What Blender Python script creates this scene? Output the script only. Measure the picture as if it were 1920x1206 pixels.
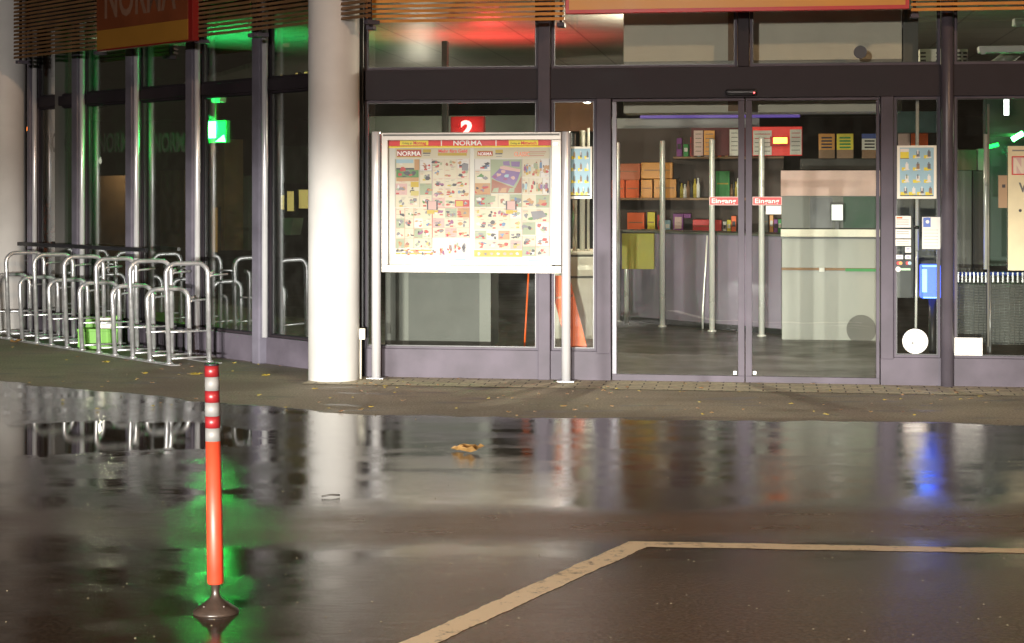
import bpy, bmesh, math, random
from mathutils import Matrix, Vector
random.seed(7)
S = bpy.context.scene
for o in list(bpy.data.objects): bpy.data.objects.remove(o)
R = math.radians
# ------------------------------------------------------------------ camera
F, H, HY = 3200.0, 1.565, 355.0          # focal length in photo pixels, eye height, horizon row
cam = bpy.data.cameras.new('camera'); camo = bpy.data.objects.new('camera', cam)
S.collection.objects.link(camo); S.camera = camo
camo.location = (0, 0, H); camo.rotation_euler = (R(90), 0, 0)
cam.sensor_width = 36; cam.lens = F/1920*36; cam.shift_y = -(603-HY)/1920
cam.clip_start = .1; cam.clip_end = 400
cam.dof.use_dof = False
# ------------------------------------------------------------------ world: night sky with a little town glow
W = bpy.data.worlds.new('World'); S.world = W; W.use_nodes = True
wn = W.node_tree.nodes; wl = W.node_tree.links; wn.clear()
sky = wn.new('ShaderNodeTexSky'); sky.sky_type = 'NISHITA'; sky.sun_disc = False
sky.sun_elevation = R(-4); sky.sun_rotation = R(140)
bg1 = wn.new('ShaderNodeBackground'); bg1.inputs['Strength'].default_value = .05
bg2 = wn.new('ShaderNodeBackground'); bg2.inputs['Color'].default_value = (.95, .72, .5, 1); bg2.inputs['Strength'].default_value = .028
ad = wn.new('ShaderNodeAddShader'); wo = wn.new('ShaderNodeOutputWorld')
wl.new(sky.outputs[0], bg1.inputs[0]); wl.new(bg1.outputs[0], ad.inputs[0]); wl.new(bg2.outputs[0], ad.inputs[1]); wl.new(ad.outputs[0], wo.inputs[0])
S.view_settings.view_transform = 'Standard'; S.view_settings.look = 'None'
S.view_settings.exposure = 0.0; S.view_settings.gamma = 1
try: S.cycles.max_bounces = 10; S.cycles.transparent_max_bounces = 24; S.cycles.glossy_bounces = 6; S.cycles.caustics_reflective = False; S.cycles.blur_glossy = .6; S.cycles.sample_clamp_indirect = 6
except Exception: pass
# ------------------------------------------------------------------ lamps
def spot(name, loc, to, power, col, size, blend, r):
    l = bpy.data.lights.new(name, 'SPOT'); l.energy = power; l.color = col
    l.spot_size = R(size); l.spot_blend = blend; l.shadow_soft_size = r
    o = bpy.data.objects.new(name, l); S.collection.objects.link(o); o.location = loc
    o.rotation_euler = (Vector(to)-Vector(loc)).to_track_quat('-Z', 'Y').to_euler(); return o
def point(name, loc, power, col, r=.05):
    l = bpy.data.lights.new(name, 'POINT'); l.energy = power; l.color = col; l.shadow_soft_size = r
    o = bpy.data.objects.new(name, l); S.collection.objects.link(o); o.location = loc; return o
def front_beam(x, tx, power):
    o = spot('headlight_or_fill_lamp', (x, -6, .72), (tx, 14, .02), power, (1, .96, .87), 40, 1.0, .07)
    o.scale = (1, .31, 1); return o
front_beam(-5.45, -1.6, 13500); front_beam(-4.1, -.3, 13500); front_beam(-1.228, 1.0, 13500)  # the third beam is added to brighten the chrome posts
spot('street_lamp_light', (-5.2, -9, 3.75), (0, 14, 1.8), 6900, (1, .89, .81), 60, .6, .25)
spot('street_lamp_light', (9, -4, 7.0), (2, 13, 2.2), 3600, (1, .62, .36), 70, .6, .3)
# ------------------------------------------------------------------ frames of reference
class Fr:
    def __init__(s, o, deg):
        s.o = Vector(o); a = R(deg); s.a = -a
        s.e = Vector((math.cos(a), -math.sin(a), 0)); s.n = Vector((math.sin(a), math.cos(a), 0))
        s.m = Matrix.Translation(s.o) @ Matrix.Rotation(-a, 4, 'Z')
    def w(s, u, y, z): return s.o + s.e*u + s.n*y + Vector((0, 0, z))
    def hit(s, px, py, y=0.0):                 # photo pixel -> (along the wall, height) on the plane y metres behind the wall
        d = Vector(((px-960)/F, 1, (HY-py)/F))
        t = (y + s.o.dot(s.n)) / Vector((d.x, d.y, 0)).dot(s.n)
        p = d*t
        return (p-s.o).dot(s.e), H + p.z
WORLD = Fr((0, 0, 0), 0)
A = Fr((0, 14.07, 0), 8.37)                    # entrance front
B = Fr((0, 12.99, 0), 46.85)                   # left wing
def U(fr, px, y=0.0): return fr.hit(px, HY, y)[0]
def Z(fr, px, py, y=0.0): return fr.hit(px, py, y)[1]
# ------------------------------------------------------------------ mesh builder
class MB:
    def __init__(s, fr=WORLD): s.fr = fr; s.v = []; s.f = []; s.mi = []; s.sm = []
    def add(s, vs, fs, mi=0, smooth=False):
        b = len(s.v); s.v += [s.fr.w(*p) for p in vs]; s.f += [[i+b for i in f] for f in fs]
        s.mi += [mi]*len(fs); s.sm += [smooth]*len(fs); return s
    def box(s, u0, u1, y0, y1, z0, z1, mi=0, c=0.0):
        if u0 > u1: u0, u1 = u1, u0
        if y0 > y1: y0, y1 = y1, y0
        if z0 > z1: z0, z1 = z1, z0
        if c <= 0:
            vs = [(u0,y0,z0),(u1,y0,z0),(u1,y1,z0),(u0,y1,z0),(u0,y0,z1),(u1,y0,z1),(u1,y1,z1),(u0,y1,z1)]
            return s.add(vs, [(0,3,2,1),(4,5,6,7),(0,1,5,4),(1,2,6,5),(2,3,7,6),(3,0,4,7)], mi)
        c = min(c, (u1-u0)*.45, (y1-y0)*.45, (z1-z0)*.45)
        bm = bmesh.new(); bmesh.ops.create_cube(bm, size=1)
        for v in bm.verts: v.co = Vector(((u0+u1)/2+v.co.x*(u1-u0), (y0+y1)/2+v.co.y*(y1-y0), (z0+z1)/2+v.co.z*(z1-z0)))
        bmesh.ops.bevel(bm, geom=list(bm.edges), offset=c, segments=2, affect='EDGES', profile=.6)
        bm.verts.ensure_lookup_table(); idx = {v: i for i, v in enumerate(bm.verts)}
        s.add([tuple(v.co) for v in bm.verts], [[idx[v] for v in f.verts] for f in bm.faces], mi); bm.free(); return s
    def prism(s, pts, y0, y1, mi=0):           # outline (u,z), anticlockwise seen from the camera
        n = len(pts); vs = [(u, y0, z) for u, z in pts]+[(u, y1, z) for u, z in pts]
        return s.add(vs, [list(range(n)), list(range(2*n-1, n-1, -1))]+[(i, i+n, (i+1) % n+n, (i+1) % n) for i in range(n)], mi)
    def lathe(s, u, y, prof, n=32, mi=0):      # prof: [(radius, z)]
        vs = []; fs = []
        for r, z in prof:
            for k in range(n): a = 2*math.pi*k/n; vs.append((u+r*math.cos(a), y+r*math.sin(a), z))
        for j in range(len(prof)-1):
            for k in range(n): fs.append((j*n+k, j*n+(k+1) % n, (j+1)*n+(k+1) % n, (j+1)*n+k))
        fs.append(list(range(n-1, -1, -1))); fs.append([(len(prof)-1)*n+k for k in range(n)])
        s.add(vs, fs[:-2], mi, True); b = len(s.v)-len(vs)
        s.f += [[i+b for i in f] for f in fs[-2:]]; s.mi += [mi]*2; s.sm += [False]*2; return s
    def tube(s, pts, r, n=10, mi=0):
        P = [Vector(p) for p in pts]; vs = []; fs = []; prev = None
        for i, p in enumerate(P):
            t = ((P[min(i+1, len(P)-1)]-p).normalized() + (p-P[max(i-1, 0)]).normalized())
            t = t.normalized() if t.length > 1e-6 else Vector((0, 0, 1))
            if prev is None: a = t.cross(Vector((0, 0, 1)) if abs(t.z) < .9 else Vector((0, 1, 0))).normalized()
            else: a = (prev - t*prev.dot(t)).normalized()
            prev = a; b = t.cross(a)
            for k in range(n): q = 2*math.pi*k/n; vs.append(tuple(p + a*math.cos(q)*r + b*math.sin(q)*r))
        for j in range(len(P)-1):
            for k in range(n): fs.append((j*n+k, j*n+(k+1) % n, (j+1)*n+(k+1) % n, (j+1)*n+k))
        b0 = len(s.v); s.add(vs, fs, mi, True)
        s.f += [[b0+k for k in range(n-1, -1, -1)], [b0+(len(P)-1)*n+k for k in range(n)]]; s.mi += [mi]*2; s.sm += [False]*2
        return s
    def disc(s, u, z, r, y0, y1, n=36, mi=0):
        return s.prism([(u+r*math.cos(2*math.pi*k/n), z+r*math.sin(2*math.pi*k/n)) for k in range(n)], y0, y1, mi)
    def build(s, name, mats, parent=None):
        if not isinstance(mats, (list, tuple)): mats = [mats]
        me = bpy.data.meshes.new(name); root = parent
        while root is not None and root.parent is not None: root = root.parent
        if root is not None: M = root['_m'] if False else ROOTM[root.name]
        else:
            xs = [p.x for p in s.v]; ys = [p.y for p in s.v]; zs = [p.z for p in s.v]
            M = Matrix.Translation(((min(xs)+max(xs))/2, (min(ys)+max(ys))/2, min(zs)))
        I = M.inverted()
        me.from_pydata([I @ p for p in s.v], [], s.f); me.update()
        for m in mats: me.materials.append(m)
        for p, mi, sm in zip(me.polygons, s.mi, s.sm): p.material_index = mi; p.use_smooth = sm
        bm = bmesh.new(); bm.from_mesh(me); bmesh.ops.recalc_face_normals(bm, faces=bm.faces); bm.to_mesh(me); bm.free()
        o = bpy.data.objects.new(name, me); S.collection.objects.link(o)
        if parent is None: o.matrix_world = M; ROOTM[o.name] = M
        else: o.parent = parent
        return o
ROOTM = {}
def tag(o, label=None, cat=None, group=None, kind=None):
    if label: o['label'] = label
    if cat: o['category'] = cat
    if group: o['group'] = group
    if kind: o['kind'] = kind
    return o
def thing(name, label, cat, fr, u, y, z=0.0, group=None):
    o = bpy.data.objects.new(name, None); S.collection.objects.link(o); o.empty_display_size = .1
    M = Matrix.Translation(fr.w(u, y, z)) @ Matrix.Rotation(fr.a, 4, 'Z')
    o.matrix_world = M; ROOTM[o.name] = M
    return tag(o, label, cat, group)
def text(s, fr, u, z, y, h, mat, parent, width=None, bold=0.0, name='lettering', depth=.002, align='LEFT'):
    c = bpy.data.curves.new('t', 'FONT'); c.body = s; c.size = 1; c.offset = bold; c.extrude = 0; c.resolution_u = 3
    t = bpy.data.objects.new('t', c); S.collection.objects.link(t); bpy.context.view_layer.update()
    me = bpy.data.meshes.new_from_object(t.evaluated_get(bpy.context.evaluated_depsgraph_get()))
    vs = [v.co.copy() for v in me.vertices]; fs = [list(p.vertices) for p in me.polygons]
    bpy.data.objects.remove(t); bpy.data.curves.remove(c); bpy.data.meshes.remove(me)
    x0 = min(v.x for v in vs); x1 = max(v.x for v in vs); y1 = .73
    sy = h/y1; sx = (width/(x1-x0)) if width else sy
    off = -(x1-x0)*sx/2 if align == 'CENTER' else 0
    mb = MB(fr); mb.add([(u+off+(v.x-x0)*sx, y, z+v.y*sy) for v in vs], fs)
    return mb.build(name, mat, parent)
# ------------------------------------------------------------------ materials
def base_mat(name):
    m = bpy.data.materials.new(name); m.use_nodes = True
    return m, m.node_tree.nodes, m.node_tree.links, m.node_tree.nodes['Principled BSDF']
def pm(name, col, rough=.5, metal=0.0, var=.12, scale=6.0, bump=0.0, bscale=40.0, emit=None, es=0.0, spec=.5, coat=0.0, stretch=None):
    m, n, l, b = base_mat(name)
    b.inputs['Roughness'].default_value = rough; b.inputs['Metallic'].default_value = metal
    b.inputs['Specular IOR Level'].default_value = spec; b.inputs['Coat Weight'].default_value = coat
    tc = n.new('ShaderNodeTexCoord'); nz = n.new('ShaderNodeTexNoise'); nz.inputs['Scale'].default_value = scale; nz.inputs['Detail'].default_value = 6
    mp = n.new('ShaderNodeMapping'); l.new(tc.outputs['Object'], mp.inputs[0]); l.new(mp.outputs[0], nz.inputs['Vector'])
    if stretch: mp.inputs['Scale'].default_value = stretch
    cr = n.new('ShaderNodeMapRange'); cr.inputs[1].default_value = .3; cr.inputs[2].default_value = .7
    cr.inputs[3].default_value = 1-var; cr.inputs[4].default_value = 1+var*.4; l.new(nz.outputs[0], cr.inputs[0])
    mx = n.new('ShaderNodeMix'); mx.data_type = 'RGBA'; mx.blend_type = 'MULTIPLY'; mx.inputs[0].default_value = 1
    mx.inputs[6].default_value = (*col, 1); l.new(cr.outputs[0], mx.inputs[7]); l.new(mx.outputs[2], b.inputs['Base Color'])
    rr = n.new('ShaderNodeMapRange'); rr.inputs[3].default_value = max(0, rough*.8); rr.inputs[4].default_value = min(1, rough*1.25); l.new(nz.outputs[0], rr.inputs[0]); l.new(rr.outputs[0], b.inputs['Roughness'])
    if bump:
        n2 = n.new('ShaderNodeTexNoise'); n2.inputs['Scale'].default_value = bscale; n2.inputs['Detail'].default_value = 4; l.new(mp.outputs[0], n2.inputs['Vector'])
        bp = n.new('ShaderNodeBump'); bp.inputs['Strength'].default_value = bump; bp.inputs['Distance'].default_value = .01; l.new(n2.outputs[0], bp.inputs['Height']); l.new(bp.outputs[0], b.inputs['Normal'])
    if emit: b.inputs['Emission Color'].default_value = (*emit, 1); b.inputs['Emission Strength'].default_value = es
    return m
def glass(name, tint=(.8, .86, .82), k0=.09):
    m, n, l, b = base_mat(name); n.remove(b); out = n['Material Output']
    tr = n.new('ShaderNodeBsdfTransparent'); tr.inputs[0].default_value = (*tint, 1)
    gl = n.new('ShaderNodeBsdfGlossy'); gl.inputs['Roughness'].default_value = .003; gl.inputs[0].default_value = (.95, .97, 1, 1)
    lw = n.new('ShaderNodeLayerWeight'); lw.inputs[0].default_value = .5
    pw = n.new('ShaderNodeMath'); pw.operation = 'POWER'; pw.inputs[1].default_value = 3.6; l.new(lw.outputs['Facing'], pw.inputs[0])
    mr = n.new('ShaderNodeMapRange'); mr.inputs[3].default_value = k0; mr.inputs[4].default_value = 1; l.new(pw.outputs[0], mr.inputs[0])
    tc = n.new('ShaderNodeTexCoord'); nz = n.new('ShaderNodeTexNoise'); nz.inputs['Scale'].default_value = 1.6; l.new(tc.outputs['Object'], nz.inputs['Vector'])
    bp = n.new('ShaderNodeBump'); bp.inputs['Strength'].default_value = .05; bp.inputs['Distance'].default_value = .02; l.new(nz.outputs[0], bp.inputs['Height']); l.new(bp.outputs[0], gl.inputs['Normal'])
    ms = n.new('ShaderNodeMixShader'); l.new(mr.outputs[0], ms.inputs[0]); l.new(tr.outputs[0], ms.inputs[1]); l.new(gl.outputs[0], ms.inputs[2])
    # thin film of dust and dried drops
    df = n.new('ShaderNodeBsdfDiffuse'); df.inputs[0].default_value = (.5, .5, .45, 1)
    n2 = n.new('ShaderNodeTexNoise'); n2.inputs['Scale'].default_value = 9; n2.inputs['Detail'].default_value = 8; l.new(tc.outputs['Object'], n2.inputs['Vector'])
    r2 = n.new('ShaderNodeMapRange'); r2.inputs[1].default_value = .4; r2.inputs[2].default_value = .75; r2.inputs[3].default_value = .006; r2.inputs[4].default_value = .016; l.new(n2.outputs[0], r2.inputs[0])
    m2 = n.new('ShaderNodeMixShader'); l.new(r2.outputs[0], m2.inputs[0]); l.new(ms.outputs[0], m2.inputs[1]); l.new(df.outputs[0], m2.inputs[2]); l.new(m2.outputs[0], out.inputs[0])
    return m
def film(name, col, a):                        # translucent sticker film on glass
    m, n, l, b = base_mat(name); b.inputs['Base Color'].default_value = (*col, 1); b.inputs['Alpha'].default_value = a; b.inputs['Roughness'].default_value = .5
    return m
M = dict(
    frame=pm('frame_paint', (.112, .098, .124), .55, .0, .35, 3, .05, 60, spec=.22),
    frame_dark=pm('frame_paint_dark', (.034, .027, .033), .55, 0, .3, 3, spec=.2),
    wing_pipe=pm('wing_pipe_paint', (.16, .15, .19), .34, 0, .3, 4, .12, 90, spec=.4),
    cart_wire=pm('cart_wire', (.22, .24, .23), .4, .4, .2, 8), desk=pm('desk_grey', (.060, .064, .058), .5, 0, .15, 2),
    pipe=pm('pipe_paint', (.10, .088, .108), .34, 0,  .2, 5, .12, 90),
    white_render=pm('column_paint', (.76, .75, .73), .55, 0, .13, 2.2, .06, 60),
    slat=pm('louvre_shaded', (.22, .12, .055), .42, 0, .35, 4),  # same louvre finish, dimmer light on the wing put into the colour
    slat_lit=pm('louvre_lit', (.74, .30, .045), .42, 0, .25, 4),  # same louvre finish, stronger orange light put into the colour
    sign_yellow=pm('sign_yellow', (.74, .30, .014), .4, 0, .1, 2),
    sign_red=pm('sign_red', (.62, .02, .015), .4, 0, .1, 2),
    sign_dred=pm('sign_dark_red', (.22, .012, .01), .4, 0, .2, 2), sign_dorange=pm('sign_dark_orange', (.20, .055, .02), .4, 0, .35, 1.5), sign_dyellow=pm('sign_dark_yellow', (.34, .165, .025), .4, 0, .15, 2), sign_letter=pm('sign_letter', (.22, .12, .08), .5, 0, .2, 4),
    sign_orange=pm('sign_orange', (.62, .13, .02), .4, 0, .15, 2),
    white=pm('white_paint', (.8, .79, .75), .5, 0, .05),
    cream=pm('cream_panel', (.92, .89, .76), .5, 0, .08, 3),
    galv=pm('galvanised_steel', (.68, .69, .71), .30, .7, .3, 14, .08, 50),
    chrome=pm('chrome', (.97, .97, .93), .28, .25, .05, 4, .05, 6),
    alu=pm('aluminium', (.46, .43, .39), .4, .3, .08, 3),
    alu_pole=pm('aluminium_pole', (.90, .90, .93), .3, .5, .06, 3),
    black=pm('black_plastic', (.015, .015, .018), .35, 0, .1),
    ceil=pm('ceiling_tile', (.42, .40, .37), .35, 0, .1, 1.5),
    dark=pm('dark_interior', (.05, .045, .04), .6, 0, .3, 1),
    glass=glass('window_glass', (.915, .93, .91), .06),
    glass_wing=glass('wing_glass', (.82, .86, .82), .30),
    purple=pm('purple_laminate', (.36, .31, .41), .16, .15, .12, 1.5, .25, 3, coat=.6),
    grey_lam=pm('grey_laminate', (.27, .27, .235), .35, 0, .08, 2),
    slate=pm('slate_panel', (.13, .135, .12), .45, 0, .08, 2),
    wood=pm('wood', (.30, .16, .07), .5, 0, .3, 5),
    orange=pm('orange_board', (.92, .13, .004), .5, 0, .08, 3),
    green_box=pm('lime_plastic', (.13, .42, .012), .45, 0, .2, 6),
    blue=pm('blue_plastic', (.02, .06, .35), .4),
    rubber=pm('rubber', (.030, .020, .015), .35, 0, .3, 12, .2, 50),
    post=pm('post_orange', (.38, .034, .012), .45, 0, .22, 9, .05, 30),
    post_red=pm('reflective_red', (.16, .008, .010), .4, 0, .1, 8),
    post_white=pm('reflective_white', (.155, .15, .145), .55, 0, .3, 14),
    yellow=pm('yellow', (.80, .66, .03), .5), red=pm('red', (.65, .03, .03), .5), violet=pm('violet', (.22, .03, .25), .5),
    green=pm('green', (.02, .28, .05), .5), pink=pm('pale_pink', (.72, .52, .48), .6), paper=pm('paper', (.82, .80, .74), .6, 0, .06, 8),
    ink=pm('ink', (.05, .045, .05), .6), ltblue=pm('light_blue', (.33, .55, .66), .5), leafy=pm('leaf_yellow', (.55, .42, .06), .6, 0, .4, 30),
    leafbrown=pm('leaf_brown', (.34, .19, .06), .6, 0, .4, 30),
    em_green=pm('green_lamp', (.1, .5, .2), .4, emit=(.004, 1, .05), es=9), em_white_g=pm('exit_face', (.6, .9, .7), .4, emit=(.07, 1, .17), es=60), em_green_dim=pm('green_lamp_dim', (.02, .3, .08), .4, emit=(.004, 1, .10), es=.55),
    em_red=pm('red_lamp', (.7, .1, .1), .4, emit=(1, .06, .06), es=14), em_num=pm('number_lamp', (.9, .5, .5), .4, emit=(1, .30, .27), es=4),
    em_orange=pm('orange_lamp', (.9, .4, .1), .4, emit=(1, .22, .03), es=12), em_blue=pm('blue_lamp', (.03, .06, .8), .3, emit=(.03, .08, 1), es=4.5),
    em_blue2=pm('blue_lamp_bright', (.1, .3, .9), .3, emit=(.15, .38, 1), es=5), em_white=pm('tube_lamp', (.9, .9, .9), .3, emit=(.9, 1, .95), es=6),
    em_warm=pm('warm_reflection', (.9, .7, .3), .4, emit=(1, .66, .22), es=1.0), em_violet=pm('violet_strip', (.15, .08, .4), .4, emit=(.11, .06, .42), es=.6),
    em_amber=pm('amber_reflection', (.4, .2, .05), .4, var=.6, scale=8, emit=(1, .45, .06), es=.28),
    em_screen=pm('screen', (.8, .8, .8), .3, emit=(.8, .9, .85), es=.9), em_red_soft=pm('red_lamp_soft', (.7, .05, .04), .5, emit=(1, .05, .04), es=.35),
)
# ------------------------------------------------------------------ node expression helper for the ground
class NX:
    def __init__(s, nt): s.n = nt.nodes; s.l = nt.links
    def val(s, x, sock):
        if isinstance(x, (int, float)): sock.default_value = x
        else: s.l.new(x, sock)
    def m(s, op, a, b=0.0, c=None, clamp=False):
        q = s.n.new('ShaderNodeMath'); q.operation = op; q.use_clamp = clamp
        s.val(a, q.inputs[0]); s.val(b, q.inputs[1])
        if c is not None: s.val(c, q.inputs[2])
        return q.outputs[0]
    def ss(s, x, a, b, o0=0.0, o1=1.0):
        q = s.n.new('ShaderNodeMapRange'); q.interpolation_type = 'SMOOTHSTEP'; s.val(x, q.inputs[0])
        q.inputs[1].default_value = a; q.inputs[2].default_value = b; q.inputs[3].default_value = o0; q.inputs[4].default_value = o1; return q.outputs[0]
    def noise(s, vec, scale, detail=4, rough=.5, sc=None):
        if sc:
            mp = s.n.new('ShaderNodeMapping'); s.l.new(vec, mp.inputs[0]); mp.inputs['Scale'].default_value = sc; vec = mp.outputs[0]
        q = s.n.new('ShaderNodeTexNoise'); s.l.new(vec, q.inputs['Vector']); q.inputs['Scale'].default_value = scale; q.inputs['Detail'].default_value = detail; q.inputs['Roughness'].default_value = rough
        return q.outputs[0]
    def mix(s, f, a, b):
        q = s.n.new('ShaderNodeMix'); q.data_type = 'FLOAT'; s.val(f, q.inputs[0]); s.val(a, q.inputs[2]); s.val(b, q.inputs[3]); return q.outputs[0]
    def mixc(s, f, a, b):
        q = s.n.new('ShaderNodeMix'); q.data_type = 'RGBA'; s.val(f, q.inputs[0])
        for x, k in ((a, 6), (b, 7)):
            if isinstance(x, tuple): q.inputs[k].default_value = (*x, 1)
            else: s.l.new(x, q.inputs[k])
        return q.outputs[2]
def ground_mat():
    m, n, l, b = base_mat('wet_asphalt'); N = NX(m.node_tree)
    g = n.new('ShaderNodeNewGeometry'); P = g.outputs['Position']
    sp = n.new('ShaderNodeSeparateXYZ'); l.new(P, sp.inputs[0]); X, Y = sp.outputs[0], sp.outputs[1]
    big = N.noise(P, .9, 5, .55, (.6, 1, 1)); med = N.noise(P, 3.2, 6, .6, (.5, 1, 1)); fine = N.noise(P, 150, 3, .7); grit = N.noise(P, 60, 5, .75)
    # shoreline of the wet road against the dry footway
    left = N.m('MULTIPLY', N.m('MAXIMUM', N.m('SUBTRACT', N.m('MULTIPLY', X, -1), 1.0), 0), .55)
    ysh = N.m('ADD', N.m('ADD', 11.72, N.m('MULTIPLY', X, -.10)), left)
    wob = N.m('MULTIPLY', N.m('SUBTRACT', med, .5), .55)
    d = N.m('ADD', N.m('SUBTRACT', ysh, Y), wob)             # >0 inside the wet road
    spots = N.ss(N.noise(P, 3.3, 5, .6, (.45, 1.7, 1)), .57, .61)
    wet = N.m('MAXIMUM', N.ss(d, -.03, .05), N.m('MULTIPLY', spots, .55))
    # puddle right at the shore, a drier worn band, then wet lane again
    def ell(cx, cy, rx, ry, amp=1.6):
        return N.ss(N.m('ADD', N.m('POWER', N.m('DIVIDE', N.m('ADD', X, -cx), rx), 2), N.m('ADD', N.m('POWER', N.m('DIVIDE', N.m('SUBTRACT', Y, cy), ry), 2), N.m('MULTIPLY', N.m('SUBTRACT', med, .5), amp))), .8, 1.0, 1, 0)
    pud = ell(-3.0, 10.75, 1.6, .8)
    pud = N.m('MULTIPLY', pud, N.ss(d, .1, .2))
    band = N.m('MULTIPLY', N.ss(N.m('ADD', Y, N.m('MULTIPLY', N.m('SUBTRACT', big, .5), .9)), 7.45, 7.85), N.ss(N.m('ADD', Y, N.m('MULTIPLY', N.m('SUBTRACT', big, .5), .9)), 8.1, 8.6, 1, 0))
    band = N.m('MULTIPLY', band, N.ss(X, -1.6, -.6, .35, 1))
    rw = N.m('ADD', N.ss(N.m('ADD', med, N.m('MULTIPLY', N.ss(Y, 7.5, 11), -.12)), .3, .65, .055, .125), N.m('MULTIPLY', band, .16))
    fg = N.m('MULTIPLY', N.ss(Y, 6.6, 7.7, 1, 0), N.ss(X, -1.2, .2))
    rw = N.m('ADD', rw, N.m('MULTIPLY', fg, .07))
    rw = N.mix(pud, rw, .02)
    rough = N.mix(wet, .85, rw); l.new(rough, b.inputs['Roughness'])
    dry = N.mixc(N.ss(grit, .35, .7), (.33, .30, .24), (.66, .60, .49))
    dry = N.mixc(N.ss(big, .35, .65, 0, .5), dry, (.19, .17, .135))
    wetc = N.mixc(N.ss(grit, .3, .7), (.012, .009, .007), (.072, .050, .034))
    wetc = N.mixc(N.m('MULTIPLY', band, .6), wetc, (.15, .078, .032))
    wetc = N.mixc(N.m('MULTIPLY', fg, .75), wetc, N.mixc(N.ss(grit, .35, .65), (.045, .030, .020), (.15, .10, .066)))
    l.new(N.mixc(wet, dry, wetc), b.inputs['Base Color'])
    b.inputs['IOR'].default_value = 1.48
    l.new(N.mix(wet, .3, N.mix(pud, N.mix(band, N.ss(Y, 7.4, 9.4, .30, 1.0), .28), .8)), b.inputs['Specular IOR Level'])
    bs = N.mix(wet, .6, N.mix(pud, N.mix(N.m('MAXIMUM', band, N.m('MULTIPLY', fg, .5)), N.ss(med, .35, .65, .035, .11), .3), .005))
    rip = N.noise(P, 9, 5, .6, (.7, 3.2, 1))
    hgt = N.m('ADD', N.m('ADD', N.m('MULTIPLY', fine, .8), grit), N.m('MULTIPLY', rip, 1.6))
    bp = n.new('ShaderNodeBump'); bp.inputs['Distance'].default_value = .006; l.new(bs, bp.inputs['Strength']); l.new(hgt, bp.inputs['Height']); l.new(bp.outputs[0], b.inputs['Normal'])
    return m
def paver_mat():
    m, n, l, b = base_mat('paver_strip'); N = NX(m.node_tree)
    g = n.new('ShaderNodeNewGeometry'); mp = n.new('ShaderNodeMapping'); mp.inputs['Rotation'].default_value = (0, 0, R(8.37)); l.new(g.outputs['Position'], mp.inputs[0])
    br = n.new('ShaderNodeTexBrick'); l.new(mp.outputs[0], br.inputs[0]); br.inputs['Scale'].default_value = 1; br.inputs['Brick Width'].default_value = .21; br.inputs['Row Height'].default_value = .105
    br.inputs['Mortar Size'].default_value = .006; br.inputs['Color1'].default_value = (.72, .66, .48, 1); br.inputs['Color2'].default_value = (.58, .53, .38, 1); br.inputs['Mortar'].default_value = (.10, .09, .07, 1)
    nz = N.noise(g.outputs['Position'], 25, 6)
    l.new(N.mixc(N.ss(nz, .45, .75, 0, .5), br.outputs[0], (.09, .08, .06)), b.inputs['Base Color']); b.inputs['Roughness'].default_value = .7
    bp = n.new('ShaderNodeBump'); bp.inputs['Strength'].default_value = .6; bp.inputs['Distance'].default_value = .005; l.new(br.outputs[1], bp.inputs['Height']); bp.invert = True; l.new(bp.outputs[0], b.inputs['Normal'])
    return m
def line_mat():
    m, n, l, b = base_mat('road_paint'); N = NX(m.node_tree); g = n.new('ShaderNodeNewGeometry')
    nz = N.noise(g.outputs['Position'], 14, 10, .75); n2 = N.noise(g.outputs['Position'], 1.3, 4)
    l.new(N.mixc(N.ss(N.m('ADD', nz, N.m('MULTIPLY', n2, .3)), .66, .82), (.84, .67, .44), (.2, .15, .10)), b.inputs['Base Color'])
    l.new(N.ss(n2, .4, .65, .3, .5), b.inputs['Roughness']); b.inputs['Specular IOR Level'].default_value = .3
    return m
def tiles_mat():
    m, n, l, b = base_mat('shop_floor_tiles'); N = NX(m.node_tree); g = n.new('ShaderNodeNewGeometry')
    br = n.new('ShaderNodeTexBrick'); l.new(g.outputs['Position'], br.inputs[0]); br.offset = 0; br.inputs['Scale'].default_value = 1; br.inputs['Brick Width'].default_value = .3; br.inputs['Row Height'].default_value = .3
    br.inputs['Mortar Size'].default_value = .004; br.inputs['Color1'].default_value = (.085, .08, .062, 1); br.inputs['Color2'].default_value = (.10, .092, .072, 1); br.inputs['Mortar'].default_value = (.04, .035, .03, 1)
    nz = N.noise(g.outputs['Position'], 2.5, 3, .5)
    l.new(N.mixc(N.ss(nz, .4, .7, 0, .7), br.outputs[0], (.04, .036, .028)), b.inputs['Base Color']); l.new(N.ss(nz, .3, .7, .28, .42), b.inputs['Roughness'])
    return m
# ------------------------------------------------------------------ ground
tag(MB().add([(-200, -60, 0), (200, -60, 0), (200, 300, 0), (-200, 300, 0)], [(0, 1, 2, 3)]).build('ground', ground_mat()), kind='structure')
cornu = -1.187
def poly(pts, z, name, mat): return tag(MB().add([(x, y, z) for x, y in pts], [list(range(len(pts)))]).build(name, mat), kind='structure')
pv = [A.w(-1.62, -.62, 0), A.w(9, -.62, 0), A.w(9, .02, 0), A.w(-1.2, .02, 0), A.w(-1.62, -.1, 0)]
poly([(p.x, p.y) for p in pv], .005, 'paving_strip', paver_mat())
fl = [A.w(-1.15, .12, 0), A.w(9, .12, 0), A.w(9, 24, 0), A.w(-14, 24, 0), B.w(-6.9, 3, 0), B.w(-6.9, .1, 0)]
poly([(p.x, p.y) for p in fl], .008, 'shop_floor', tiles_mat())
LM = line_mat()
def gp(px, py): s = (py-HY)/H; return (px-960)/s, F/s
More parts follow.
